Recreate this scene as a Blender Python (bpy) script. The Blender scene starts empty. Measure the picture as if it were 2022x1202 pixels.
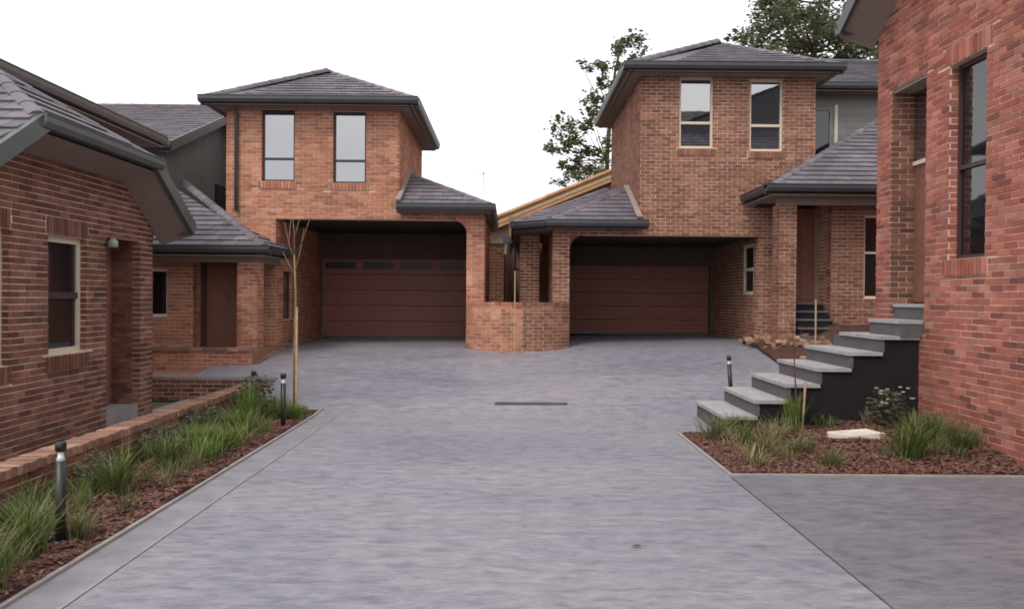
import bpy, bmesh, math, random
from mathutils import Vector, Matrix
V = Vector
rnd = random.Random(7)
scene = bpy.context.scene
col = scene.collection
R = math.radians

# ------------------------------------------------------------------ camera
EYE = 1.75
cam_d = bpy.data.cameras.new('camera')
cam_d.sensor_width = 36.0
cam_d.lens = 27.6
cam_d.clip_start = 0.05
cam_d.clip_end = 2000
cam = bpy.data.objects.new('camera', cam_d)
col.objects.link(cam)
cam.matrix_world = (Matrix.Translation((0, 0, EYE)) @ Matrix.Rotation(R(-0.26), 4, 'Z')
                    @ Matrix.Rotation(R(90 - 0.55), 4, 'X') @ Matrix.Rotation(R(0.45), 4, 'Z'))
scene.camera = cam

# ------------------------------------------------------------------ sky, sun, exposure
SUN_EL, SUN_AZ = R(52), R(-150)          # high, behind the camera and a little to the left, veiled by cloud
world = bpy.data.worlds.new('World')
scene.world = world
world.use_nodes = True
wn, wl = world.node_tree.nodes, world.node_tree.links
bg = wn['Background']
skyt = wn.new('ShaderNodeTexSky')
skyt.sky_type = 'NISHITA'
skyt.sun_disc = False
skyt.sun_elevation = SUN_EL
skyt.sun_rotation = SUN_AZ
skyt.air_density = 1.0
skyt.dust_density = 3.0
skyt.ozone_density = 1.0
hs = wn.new('ShaderNodeHueSaturation')
hs.inputs['Saturation'].default_value = 0.12
wl.new(skyt.outputs['Color'], hs.inputs['Color'])
mixw = wn.new('ShaderNodeMix')
mixw.data_type = 'RGBA'
mixw.inputs[0].default_value = 0.72
mixw.inputs[7].default_value = (8.8, 8.75, 9.1, 1)    # the even cloud layer
wtc = wn.new('ShaderNodeTexCoord'); wno = wn.new('ShaderNodeTexNoise')
wno.inputs['Scale'].default_value = 2.6; wno.inputs['Detail'].default_value = 6; wno.inputs['Roughness'].default_value = .55
wl.new(wtc.outputs['Generated'], wno.inputs['Vector'])
wcr = wn.new('ShaderNodeValToRGB')
wcr.color_ramp.elements[0].position, wcr.color_ramp.elements[0].color = .36, (7.4, 7.5, 8.1, 1)
wcr.color_ramp.elements[1].position, wcr.color_ramp.elements[1].color = .64, (10.2, 10.1, 10.2, 1)
wl.new(wno.outputs['Fac'], wcr.inputs[0]); wl.new(wcr.outputs[0], mixw.inputs[7])
wl.new(hs.outputs['Color'], mixw.inputs[6])
wl.new(mixw.outputs[2], bg.inputs['Color'])
bg.inputs['Strength'].default_value = 0.15
sun_d = bpy.data.lights.new('sun', 'SUN')
sun_d.energy = 1.3
sun_d.angle = R(18)
sun_d.color = (1.0, 0.95, 0.88)
sun = bpy.data.objects.new('sun', sun_d)
col.objects.link(sun)
sdir = V((math.sin(SUN_AZ) * math.cos(SUN_EL), math.cos(SUN_AZ) * math.cos(SUN_EL), math.sin(SUN_EL)))
sun.rotation_euler = sdir.to_track_quat('Z', 'Y').to_euler()
sun.location = (0, 0, 30)
scene.view_settings.view_transform = 'Standard'
scene.view_settings.look = 'None'
scene.view_settings.gamma = 1.0
scene.view_settings.exposure = 0.28
scene.render.engine = 'CYCLES'
scene.cycles.max_bounces = 8
scene.cycles.filter_width = 1.75

# ------------------------------------------------------------------ materials
def mat(name, color, rough=0.7, *args, **kw):
    m = mat0(name, color, rough, *args, **{k: v for k, v in kw.items() if k != 'stain'})
    st = kw.get('stain', 0)
    if st:
        n, l = m.node_tree.nodes, m.node_tree.links
        b = n['Principled BSDF']; src = b.inputs['Base Color'].links[0].from_socket
        geo = n.new('ShaderNodeNewGeometry'); mp = n.new('ShaderNodeMapping'); mp.inputs['Scale'].default_value = (1, 1, .45)
        l.new(geo.outputs['Position'], mp.inputs['Vector'])
        t = n.new('ShaderNodeTexNoise'); t.inputs['Scale'].default_value = .9; t.inputs['Detail'].default_value = 5; t.inputs['Roughness'].default_value = .6
        l.new(mp.outputs[0], t.inputs['Vector'])
        r = n.new('ShaderNodeMapRange'); r.inputs[1].default_value = .32; r.inputs[2].default_value = .68; r.inputs[3].default_value = 1 - st; r.inputs[4].default_value = 1 + st * .7
        l.new(t.outputs['Fac'], r.inputs[0])
        x = n.new('ShaderNodeMix'); x.data_type = 'RGBA'; x.blend_type = 'MULTIPLY'; x.inputs[0].default_value = 1
        l.new(src, x.inputs[6]); l.new(r.outputs[0], x.inputs[7]); l.new(x.outputs[2], b.inputs['Base Color'])
    return m
def mat0(name, color, rough=0.7, spec=0.5, metal=0.0, ior=1.5, ramp=None, noise=0.0, nscale=8.0,
        bump=0.0, bscale=40.0, fade=None, island=True):
    """ramp: list of colours picked at random for every separate piece; noise: brightness mottling"""
    m = bpy.data.materials.new(name)
    m.use_nodes = True
    n, l = m.node_tree.nodes, m.node_tree.links
    b = n['Principled BSDF']
    b.inputs['Roughness'].default_value = rough
    b.inputs['Metallic'].default_value = metal
    b.inputs['IOR'].default_value = ior
    b.inputs['Specular IOR Level'].default_value = spec
    b.inputs['Base Color'].default_value = (*color, 1)
    src = None
    if ramp:
        g = n.new('ShaderNodeNewGeometry')
        oi = n.new('ShaderNodeObjectInfo')
        ad = n.new('ShaderNodeMath'); ad.operation = 'ADD'
        fr = n.new('ShaderNodeMath'); fr.operation = 'FRACT'
        l.new(g.outputs['Random Per Island'], ad.inputs[0])
        l.new(oi.outputs['Random'], ad.inputs[1])
        l.new(ad.outputs[0], fr.inputs[0])
        cr = n.new('ShaderNodeValToRGB')
        e = cr.color_ramp.elements
        while len(e) > 1:
            e.remove(e[-1])
        e[0].position = 0.0
        e[0].color = (*ramp[0], 1)
        for i, c in enumerate(ramp[1:], 1):
            x = e.new(i / (len(ramp) - 1))
            x.color = (*c, 1)
        l.new(fr.outputs[0], cr.inputs[0])
        src = cr.outputs[0]
    tc = n.new('ShaderNodeTexCoord')
    geo = n.new('ShaderNodeNewGeometry')
    if noise > 0:
        nt = n.new('ShaderNodeTexNoise')
        nt.inputs['Scale'].default_value = nscale
        nt.inputs['Detail'].default_value = 6
        nt.inputs['Roughness'].default_value = 0.65
        l.new(geo.outputs['Position'], nt.inputs['Vector'])
        mr = n.new('ShaderNodeMapRange')
        mr.inputs[1].default_value = 0.3; mr.inputs[2].default_value = 0.7
        mr.inputs[3].default_value = 1 - noise; mr.inputs[4].default_value = 1 + noise
        l.new(nt.outputs['Fac'], mr.inputs[0])
        mx = n.new('ShaderNodeMix'); mx.data_type = 'RGBA'; mx.blend_type = 'MULTIPLY'
        mx.inputs[0].default_value = 1.0
        mx.inputs[6].default_value = (*color, 1)
        if src:
            l.new(src, mx.inputs[6])
        l.new(mr.outputs[0], mx.inputs[7])
        src = mx.outputs[2]
    if src:
        l.new(src, b.inputs['Base Color'])
    if bump > 0:
        nt2 = n.new('ShaderNodeTexNoise')
        nt2.inputs['Scale'].default_value = bscale
        nt2.inputs['Detail'].default_value = 5
        l.new(geo.outputs['Position'], nt2.inputs['Vector'])
        bp = n.new('ShaderNodeBump')
        bp.inputs['Strength'].default_value = bump
        bp.inputs['Distance'].default_value = 0.02
        l.new(nt2.outputs['Fac'], bp.inputs['Height'])
        l.new(bp.outputs[0], b.inputs['Normal'])
    return m

def leafy_light(m, k=.35):
    n, l = m.node_tree.nodes, m.node_tree.links
    b = n['Principled BSDF']; out = n['Material Output']
    t = n.new('ShaderNodeBsdfTranslucent'); x = n.new('ShaderNodeMixShader'); x.inputs[0].default_value = k
    l.new(b.inputs['Base Color'].links[0].from_socket, t.inputs['Color'])
    l.new(b.outputs[0], x.inputs[1]); l.new(t.outputs[0], x.inputs[2]); l.new(x.outputs[0], out.inputs['Surface'])
def shades(c, *f):
    return [tuple(x * k for x in c) for k in f]

M = {}
M['brick_a'] = mat('brick_orange', (.34, .13, .075), .9, .2, noise=.18, nscale=3, stain=.2, bump=.35, bscale=60,
                   ramp=[(.47, .195, .12), (.40, .16, .10), (.52, .245, .158), (.44, .178, .108), (.31, .128, .085), (.54, .28, .185)])
M['brick_b'] = mat('brick_brown', (.25, .12, .08), .9, .2, noise=.18, nscale=3, stain=.2, bump=.35, bscale=60,
                   ramp=[(.27, .122, .080), (.21, .095, .064), (.315, .15, .10), (.255, .11, .074), (.165, .075, .055), (.34, .168, .115)])
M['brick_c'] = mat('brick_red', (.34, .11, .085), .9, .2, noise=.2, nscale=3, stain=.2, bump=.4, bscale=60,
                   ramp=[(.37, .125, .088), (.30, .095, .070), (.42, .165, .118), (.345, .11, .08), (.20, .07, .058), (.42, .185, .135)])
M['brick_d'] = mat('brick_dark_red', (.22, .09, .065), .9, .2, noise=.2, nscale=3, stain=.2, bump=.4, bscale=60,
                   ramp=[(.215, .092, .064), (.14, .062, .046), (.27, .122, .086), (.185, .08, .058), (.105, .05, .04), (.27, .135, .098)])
M['brick_cap'] = mat('brick_tan_pink', (.42, .21, .15), .9, .2, noise=.2, nscale=4, bump=.3, bscale=60,
                     ramp=[(.31, .175, .125), (.24, .125, .09), (.37, .235, .165), (.21, .115, .085), (.29, .165, .12)])
M['mortar'] = mat('mortar_cream', (.66, .52, .40), .95, .1, noise=.15, nscale=12, stain=.18, bump=.3, bscale=120)
M['mortar_red'] = mat('mortar_pinkish', (.68, .48, .39), .95, .1, noise=.15, nscale=12, stain=.18, bump=.3, bscale=120)
M['tile'] = mat('roof_tile_plum_grey', (.115, .095, .115), .65, .4, noise=.22, nscale=1.6, stain=.18, bump=.25, bscale=50,
                ramp=[(.132, .114, .132), (.10, .087, .105), (.165, .143, .16), (.118, .10, .12), (.145, .126, .142)])
M['tile_orange'] = mat('roof_tile_orange', (.45, .22, .10), .8, .3, noise=.2, nscale=3, ramp=[(.45, .22, .10), (.38, .17, .08), (.5, .28, .14)])
M['gutter'] = mat('gutter_charcoal', (.055, .056, .062), .45, .5, noise=.15, nscale=4)
M['gutter_green'] = mat('gutter_grey_green', (.085, .095, .09), .4, .5, noise=.15, nscale=4)
M['eave_grey'] = mat('fascia_brown_grey', (.125, .11, .10), .6, .4, noise=.1, nscale=5)
M['soffit'] = mat('soffit_taupe', (.265, .21, .18), .8, .3, noise=.08, nscale=5)
M['render'] = mat('cladding_taupe', (.27, .22, .17), .85, .2, noise=.1, nscale=4, ramp=shades((.27, .22, .17), .96, 1.04))
M['grey_clad'] = mat('cladding_grey', (.22, .21, .20), .8, .2, noise=.12, nscale=4, ramp=shades((.22, .21, .20), .93, 1.07))
M['garage'] = mat('garage_door_maroon', (.26, .10, .076), .5, .4, noise=.1, nscale=4)
M['door'] = mat('timber_door_brown', (.21, .095, .068), .5, .4, noise=.2, nscale=9)
M['cream'] = mat('frame_cream', (.62, .54, .43), .5, .4, noise=.05, nscale=10)
M['white'] = mat('frame_white', (.75, .73, .70), .5, .4)
M['dkframe'] = mat('frame_dark_brown', (.06, .035, .035), .5, .4)
M['recess_shade'] = mat('recess_shade_brown', (.115, .078, .068), .8, .2, noise=.15, nscale=5)  # brick above the garage doors, with the recess shade put into a plain brown
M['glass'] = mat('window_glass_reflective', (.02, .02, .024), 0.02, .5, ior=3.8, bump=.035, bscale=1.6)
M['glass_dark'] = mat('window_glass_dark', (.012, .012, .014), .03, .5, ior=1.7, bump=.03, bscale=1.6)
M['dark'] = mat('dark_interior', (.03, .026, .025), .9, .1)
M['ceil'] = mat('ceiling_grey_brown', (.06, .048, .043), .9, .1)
M['stair_top'] = mat('stair_tread_grey', (.335, .315, .315), .7, .4, noise=.18, nscale=6, bump=.2, bscale=40)
M['stair_riser'] = mat('stair_riser_grey', (.105, .097, .10), .75, .3, noise=.15, nscale=6)
M['stair_side'] = mat('stair_side_charcoal', (.020, .018, .021), .85, .1, noise=.2, nscale=3)
M['blk'] = mat('black_metal', (.012, .012, .013), .4, .5)
M['lens'] = mat('lamp_lens_white', (.75, .75, .75), .25, .5)
M['lamp_green'] = mat('lamp_shade_grey_green', (.30, .34, .31), .3, .5)
M['steel'] = mat('galvanised_steel', (.10, .095, .10), .45, .5, metal=.6)
M['stake'] = mat('timber_stake_pale', (.45, .31, .19), .85, .2, noise=.2, nscale=12)
M['bark'] = mat('bark_grey_brown', (.09, .062, .045), .9, .2, noise=.3, nscale=14)
M['bark_tan'] = mat('bark_tan', (.24, .16, .10), .9, .2, noise=.3, nscale=14)
M['bark_red'] = mat('bark_reddish', (.13, .05, .045), .9, .2, noise=.3, nscale=14)
M['fence'] = mat('timber_fence_brown', (.20, .10, .075), .85, .2, noise=.2, nscale=6, ramp=shades((.20, .10, .075), .85, 1.15))
M['tan'] = mat('render_tan', (.25, .18, .12), .9, .2, noise=.12, nscale=4)
M['stone'] = mat('stone_cream', (.62, .55, .45), .85, .2, noise=.15, nscale=8)
M['soil'] = mat('mulch_soil', (.085, .045, .034), .95, .1, noise=.4, nscale=9, bump=.8, bscale=25)
M['chip'] = mat('bark_chip', (.15, .07, .055), .9, .15, ramp=[(.135, .062, .048), (.078, .036, .029), (.185, .092, .072), (.105, .046, .036), (.05, .028, .023), (.24, .145, .105), (.12, .054, .042)])
M['path'] = mat('lower_path_concrete', (.26, .24, .25), .8, .3, noise=.15, nscale=3)
M['earth'] = mat('ground_earth', (.12, .10, .075), .95, .1, noise=.3, nscale=.6)
GR = [(.085, .12, .028), (.12, .155, .042), (.06, .09, .022), (.155, .175, .06), (.10, .14, .034), (.19, .19, .085)]
M['grass'] = mat('strappy_leaf_green', (.08, .12, .04), .6, .3, ramp=GR)
M['grass_b'] = mat('bright_leaf_green', (.10, .16, .035), .6, .3, ramp=[(.14, .21, .04), (.19, .26, .06), (.095, .15, .03), (.22, .27, .085)])
M['grass_y'] = mat('olive_leaf', (.11, .12, .05), .6, .3, ramp=[(.16, .165, .06), (.22, .21, .095), (.10, .115, .04), (.26, .24, .13)])
M['dry'] = mat('dry_leaf_straw', (.28, .22, .12), .8, .2, ramp=[(.28, .22, .12), (.20, .15, .08), (.34, .28, .17), (.16, .15, .06)])
M['shrub'] = mat('shrub_leaf_dull', (.06, .07, .045), .6, .3, ramp=[(.085, .10, .05), (.12, .095, .085), (.07, .075, .045), (.15, .13, .11), (.10, .125, .045)])
M['leaf'] = mat('tree_leaf_green', (.05, .07, .03), .6, .3, ramp=[(.085, .115, .045), (.13, .15, .06), (.06, .08, .035), (.17, .18, .09)])
M['leaf_b'] = mat('tree_leaf_grey_green', (.055, .07, .05), .6, .3, ramp=[(.11, .135, .075), (.15, .17, .09), (.08, .10, .06), (.19, .20, .12), (.16, .18, .065)])
for k_ in ('grass', 'grass_b', 'grass_y', 'shrub', 'leaf', 'leaf_b'): leafy_light(M[k_], .45 if 'leaf' in k_ else .3)
M['flower'] = mat('flower_pale', (.55, .6, .45), .7, .2)
M['rubble'] = mat('rubble_orange', (.4, .22, .13), .9, .2, noise=.3, nscale=8, ramp=[(.26, .14, .09), (.19, .10, .07), (.33, .20, .13), (.14, .08, .06), (.36, .27, .21)])

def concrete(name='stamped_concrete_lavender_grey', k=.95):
    m = bpy.data.materials.new(name)
    m.use_nodes = True
    n, l = m.node_tree.nodes, m.node_tree.links
    b = n['Principled BSDF']
    geo = n.new('ShaderNodeNewGeometry')
    mp = n.new('ShaderNodeMapping'); mp.inputs['Scale'].default_value = (.8, 1.9, 1)
    l.new(geo.outputs['Position'], mp.inputs['Vector'])
    def noise(sc, det, rg, dist=0.0, vec=None):
        t = n.new('ShaderNodeTexNoise')
        t.inputs['Scale'].default_value = sc; t.inputs['Detail'].default_value = det
        t.inputs['Roughness'].default_value = rg; t.inputs['Distortion'].default_value = dist
        l.new((vec or mp.outputs[0]), t.inputs['Vector'])
        return t.outputs['Fac']
    def ramp(f, stops):
        c = n.new('ShaderNodeValToRGB'); e = c.color_ramp.elements
        e[0].position, e[0].color = stops[0][0], (*stops[0][1], 1)
        e[1].position, e[1].color = stops[-1][0], (*stops[-1][1], 1)
        for p, k in stops[1:-1]:
            x = e.new(p); x.color = (*k, 1)
        l.new(f, c.inputs[0]); return c.outputs[0]
    def mix(a, bb, f, mode='MIX'):
        x = n.new('ShaderNodeMix'); x.data_type = 'RGBA'; x.blend_type = mode
        if hasattr(f, 'node'): l.new(f, x.inputs[0])
        else: x.inputs[0].default_value = f
        l.new(a, x.inputs[6]); l.new(bb, x.inputs[7]); return x.outputs[2]
    big = noise(.32, 4, .6, .5)
    mid = noise(5.2, 8, .70, .35)
    fine = noise(15, 6, .7, .4)
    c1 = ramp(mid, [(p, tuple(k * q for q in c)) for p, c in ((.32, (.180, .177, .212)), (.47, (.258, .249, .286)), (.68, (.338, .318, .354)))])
    c2 = ramp(big, [(.3, (.78, .79, .84)), (.52, (1, 1, 1)), (.7, (1.14, 1.08, 1.02))])
    c3 = ramp(fine, [(.32, (.80, .80, .81)), (.55, (1, 1, 1)), (.75, (1.1, 1.1, 1.1))])
    c = mix(c1, c2, 1.0, 'MULTIPLY'); c = mix(c, c3, .8, 'MULTIPLY')
    l.new(c, b.inputs['Base Color'])
    rr = n.new('ShaderNodeMapRange'); rr.inputs[1].default_value = .3; rr.inputs[2].default_value = .7
    rr.inputs[3].default_value = .32; rr.inputs[4].default_value = .55
    l.new(mid, rr.inputs[0]); l.new(rr.outputs[0], b.inputs['Roughness'])
    b.inputs['Specular IOR Level'].default_value = .5
    ad = n.new('ShaderNodeMath'); ad.operation = 'MULTIPLY_ADD'; ad.inputs[1].default_value = .35
    l.new(fine, ad.inputs[0]); l.new(mid, ad.inputs[2])
    bp = n.new('ShaderNodeBump'); bp.inputs['Strength'].default_value = .55; bp.inputs['Distance'].default_value = .05
    l.new(ad.outputs[0], bp.inputs['Height']); l.new(bp.outputs[0], b.inputs['Normal'])
    return m
M['concrete'] = concrete()
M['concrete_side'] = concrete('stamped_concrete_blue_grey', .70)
M['kerb'] = mat('concrete_border_grey', (.215, .204, .222), .65, .4, noise=.22, nscale=3.5, bump=.3, bscale=30)
M['kerb_edge'] = mat('concrete_edge_pale', (.29, .258, .245), .75, .3, noise=.15, nscale=5)

# ------------------------------------------------------------------ helpers
class MB:
    def __init__(s): s.v, s.f = [], []
    def add(s, vs, fs):
        b = len(s.v); s.v += [tuple(x) for x in vs]; s.f += [tuple(i + b for i in f) for f in fs]
    def quad(s, *p): s.add(p, [tuple(range(len(p)))])
    def box(s, x0, x1, y0, y1, z0, z1):
        s.add([(x0, y0, z0), (x1, y0, z0), (x1, y1, z0), (x0, y1, z0), (x0, y0, z1), (x1, y0, z1), (x1, y1, z1), (x0, y1, z1)],
              [(3, 2, 1, 0), (4, 5, 6, 7), (0, 1, 5, 4), (1, 2, 6, 5), (2, 3, 7, 6), (3, 0, 4, 7)])
    def beam(s, a, b, w, h, up=(0, 0, 1)):
        """box section from a to b, its top centre line on a-b"""
        a, b = V(a), V(b); d = (b - a).normalized(); sd = d.cross(V(up)).normalized(); u2 = sd.cross(d)
        vs = []
        for p in (a, b):
            for (i, j) in ((-1, -1), (1, -1), (1, 0), (-1, 0)):
                vs.append(p + sd * (w / 2 * i) + u2 * (h * j))
        s.add(vs, [(0, 1, 2, 3), (7, 6, 5, 4), (0, 4, 5, 1), (1, 5, 6, 2), (2, 6, 7, 3), (3, 7, 4, 0)])
    def tube(s, pts, rad, n=8, cap=True):
        pts = [V(p) for p in pts]
        if not isinstance(rad, (list, tuple)): rad = [rad] * len(pts)
        base = len(s.v)
        for i, p in enumerate(pts):
            d = (pts[min(i + 1, len(pts) - 1)] - pts[max(i - 1, 0)]).normalized()
            a = d.cross(V((0, 0, 1)) if abs(d.z) < .9 else V((1, 0, 0))).normalized(); b2 = d.cross(a)
            for k in range(n):
                t = 2 * math.pi * k / n
                s.v.append(tuple(p + a * math.cos(t) * rad[i] + b2 * math.sin(t) * rad[i]))
        for i in range(len(pts) - 1):
            for k in range(n):
                q = base + i * n
                s.f.append((q + k, q + (k + 1) % n, q + n + (k + 1) % n, q + n + k))
        if cap:
            s.f.append(tuple(base + k for k in range(n))[::-1])
            s.f.append(tuple(base + (len(pts) - 1) * n + k for k in range(n)))
    def prism(s, poly, F, h0, h1):
        """poly 2-D in frame F; h0 / h1: numbers or functions of (u, v)"""
        o, u, v, n = F; k = len(poly)
        f0 = h0 if callable(h0) else (lambda a, b: h0); f1 = h1 if callable(h1) else (lambda a, b: h1)
        vs = [o + u * a + v * b + n * f0(a, b) for a, b in poly] + [o + u * a + v * b + n * f1(a, b) for a, b in poly]
        fs = [tuple(range(k, 2 * k))] + [(i, (i + 1) % k, k + (i + 1) % k, k + i) for i in range(k)]
        s.add(vs, fs)
    def mesh(s, name, m, smooth=False):
        me = bpy.data.meshes.new(name); me.from_pydata(s.v, [], s.f); me.update()
        me.materials.append(m)
        if smooth: me.polygons.foreach_set('use_smooth', [True] * len(me.polygons))
        return me

def link(o, parent=None):
    col.objects.link(o)
    if parent is not None:
        o.parent = parent
        if parent.type == 'EMPTY':
            o.matrix_parent_inverse = Matrix.Translation(-parent.location)
    return o
def obj(name, mb, m, parent=None, kind=None, smooth=False):
    o = bpy.data.objects.new(name, mb.mesh(name, m, smooth) if isinstance(mb, MB) else mb)
    link(o, parent)
    if kind: o['kind'] = kind
    return o
def thing(name, label, cat, loc, group=None):
    o = bpy.data.objects.new(name, None); o.empty_display_size = .2; o.location = loc
    col.objects.link(o); return tag(o, label, cat, group)
def tag(o, label, cat, group=None):
    o['label'] = label; o['category'] = cat
    if group: o['group'] = group
    return o
def at_base(name, mb, m, loc, label, cat, group=None, smooth=False):
    """a thing that is one mesh, modelled about its own base"""
    o = obj(name, mb, m, smooth=smooth); o.location = loc; return tag(o, label, cat, group)

def clip(poly, conv):
    """Sutherland-Hodgman: poly clipped by the convex anticlockwise polygon conv"""
    out = list(poly)
    for i in range(len(conv)):
        (ax, ay), (bx, by) = conv[i], conv[(i + 1) % len(conv)]
        inp, out = out, []
        if not inp: return []
        def side(p): return (bx - ax) * (p[1] - ay) - (by - ay) * (p[0] - ax)
        for j in range(len(inp)):
            p, q = inp[j - 1], inp[j]; sp, sq = side(p), side(q)
            if (sp < -1e-9) != (sq < -1e-9):
                t = sp / (sp - sq); out.append((p[0] + (q[0] - p[0]) * t, p[1] + (q[1] - p[1]) * t))
            if sq >= -1e-9: out.append(q)
    return out
def area(p): return .5 * sum(p[i - 1][0] * p[i][1] - p[i][0] * p[i - 1][1] for i in range(len(p)))
def rect(a, b, c, d): return [(a, b), (c, b), (c, d), (a, d)]
def minus(r, h):
    """rectangle r minus rectangle h, as rectangles"""
    a, b, c, d = r; e, f, g, k = h
    if e >= c or g <= a or f >= d or k <= b: return [r]
    out = []
    if f > b: out.append((a, b, c, f))
    if k < d: out.append((a, k, c, d))
    lo, hi = max(b, f), min(d, k)
    if e > a: out.append((a, lo, e, hi))
    if g < c: out.append((g, lo, c, hi))
    return out

IMGF = 1550 / 2022
def in_view(p):
    return p.y > .5 and abs(p.x / p.y) < .68 and abs((p.z - EYE) / p.y) < .41

class Pieces:
    """bricks or tiles of one thing: the ones that show largest become parts, the rest one joined part"""
    def __init__(s, root, name, m, limit=300, reach=1e9):
        s.root, s.name, s.m, s.limit, s.full, s.rest, s.reach = root, name, m, limit, [], MB(), reach
        s.meshes = {}
    def put(s, poly, F, size, full, h0, h1, parent=None, jitter=0.0):
        """full: the key of a shared mesh modelled on the rectangle from (0, 0) to size"""
        c = F[0] + F[1] * (sum(p[0] for p in poly) / len(poly)) + F[2] * (sum(p[1] for p in poly) / len(poly))
        if full and in_view(c) and c.y < s.reach:
            s.full.append((c.length, full, poly, F, size, h0, h1, parent, jitter))
        else:
            s.rest.prism(poly, (F[0] + F[3] * jitter, *F[1:]), h0, h1)
    def done(s):
        s.full.sort(key=lambda t: t[0])
        for k, (d, key, poly, F, size, h0, h1, parent, jit) in enumerate(s.full):
            if k >= s.limit:
                s.rest.prism(poly, (F[0] + F[3] * jit, *F[1:]), h0, h1); continue
            if key not in s.meshes:
                b = MB(); x0, y0 = poly[0]
                g0 = (lambda a, c: h0(a + x0, c + y0)) if callable(h0) else h0
                g1 = (lambda a, c: h1(a + x0, c + y0)) if callable(h1) else h1
                b.prism([(a - x0, c - y0) for a, c in poly], (V((0, 0, 0)), V((1, 0, 0)), V((0, 1, 0)), V((0, 0, 1))), g0, g1)
                s.meshes[key] = b.mesh(s.name, s.m)
            o = bpy.data.objects.new(s.name, s.meshes[key])
            link(o, parent or s.root)
            p = F[0] + F[1] * poly[0][0] + F[2] * poly[0][1] + F[3] * jit
            o.matrix_basis = Matrix(((F[1].x, F[2].x, F[3].x, p.x), (F[1].y, F[2].y, F[3].y, p.y),
                                     (F[1].z, F[2].z, F[3].z, p.z), (0, 0, 0, 1)))
        if s.rest.v:
            obj(s.name, s.rest, s.m, s.root, kind='stuff')

BL, BH, BW, J = .225, .075, .11, .014
FAC = {'-Y': (V((1, 0, 0)), V((0, -1, 0))), '+X': (V((0, 1, 0)), V((1, 0, 0))), '-X': (V((0, -1, 0)), V((-1, 0, 0))), '+Y': (V((-1, 0, 0)), V((0, 1, 0)))}
def frame(o, face):
    u, n = FAC[face]; return (V(o), u, V((0, 0, 1)), n)

def lay(P, F, r, conv=None, holes=(), soldier=False, proud=.008, off=0, flush=()):
    """running bond (or upright soldier bricks) over the rectangle r of frame F"""
    a0, b0, a1, b1 = r
    L, H = (BH, BL) if soldier else (BL, BH)
    k = math.floor(b0 / H + 1e-6) if not soldier else 0
    while True:
        v0 = k * H if not soldier else b0 + k * H
        if v0 >= b1 - 1e-6: break
        sh = (L / 2 if (k + off) % 2 else 0) if not soldier else 0
        i = math.floor((a0 - sh) / L)
        while True:
            u0 = i * L + sh
            if u0 >= a1: break
            q = [(max(u0, a0), max(v0, b0), min(u0 + L, a1), min(v0 + H, b1))]
            for h in holes:
                q = [y for x in q for y in minus(x, h)]
            for (c0, d0, c1, d1) in q:
                if c0 > a0 + 1e-6 and not any(abs(c0 - h[2]) < 1e-6 for h in flush): c0 += J / 2
                if c1 < a1 - 1e-6 and not any(abs(c1 - h[0]) < 1e-6 for h in flush): c1 -= J / 2
                d0 += J / 2; d1 -= J / 2
                if c1 - c0 < .015 or d1 - d0 < .012: continue
                p = rect(c0, d0, c1, d1)
                full = abs(c1 - c0 - L + J) < 1e-4 and abs(d1 - d0 - H + J) < 1e-4
                if conv:
                    q2 = clip(p, conv)
                    if len(q2) < 3 or area(q2) < 4e-4: continue
                    if abs(area(q2) - area(p)) > 1e-7: full = False
                    p = q2 if not full else p
                P.put(p, F, (L, H), ('s' if soldier else 'b') if full else None, -.004, proud, jitter=rnd.uniform(-.004, .0045))
            i += 1
        k += 1

def wall(name, root, P, F, polys, holes=(), soldiers=(), depth=.11, mortar='mortar', bricks=True, reveals=True, thick=.2, sills=()):
    """mortar backing with openings (holes: u0, v0, u1, v1), its bricks and brick reveals"""
    b = MB(); o, u, v, n = F
    cuts = [h for h in holes]
    for poly in polys:
        ys = sorted({p[1] for p in poly} | {h[1] for h in cuts} | {h[3] for h in cuts})
        y0, y1 = min(p[1] for p in poly), max(p[1] for p in poly)
        ys = [y for y in ys if y0 - 1e-6 <= y <= y1 + 1e-6]
        x0, x1 = min(p[0] for p in poly), max(p[0] for p in poly)
        for c, d in zip(ys[:-1], ys[1:]):
            if d - c < 1e-6: continue
            xs = [(x0, x1)]
            for h in cuts:
                if h[1] < d - 1e-6 and h[3] > c + 1e-6:
                    xs = [z for a, bb in xs for z in ((a, min(bb, h[0])), (max(a, h[2]), bb)) if z[1] - z[0] > 1e-6]
            for a, bb in xs:
                q = clip(rect(a, c, bb, d), poly)
                if len(q) >= 3 and area(q) > 1e-5:
                    b.prism(q, F, -thick, 0)
        if bricks:
            lay(P, F, (x0, y0, x1, y1), poly, list(holes) + list(soldiers) + list(sills), flush=holes)
    w = obj(name, b, M[mortar], root)
    if bricks:
        for s_ in soldiers: lay(P, F, s_, soldier=True)
        for s_ in sills:
            lay(P, (o, u, v, n), s_, soldier=True, proud=.03)
        if reveals:
            for h in holes:
                dd = depth if not isinstance(depth, dict) else depth.get(h, .11)
                if dd <= 0: continue
                F1 = (o + u * h[0] - n * dd, n, v, u)     # left jamb looks along +u
                F2 = (o + u * h[2], -n, v, -u)
                lay(P, F1, (0, h[1], dd, h[3]), proud=.004)
                lay(P, F2, (0, h[1], dd, h[3]), proud=.004)
    return w

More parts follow.
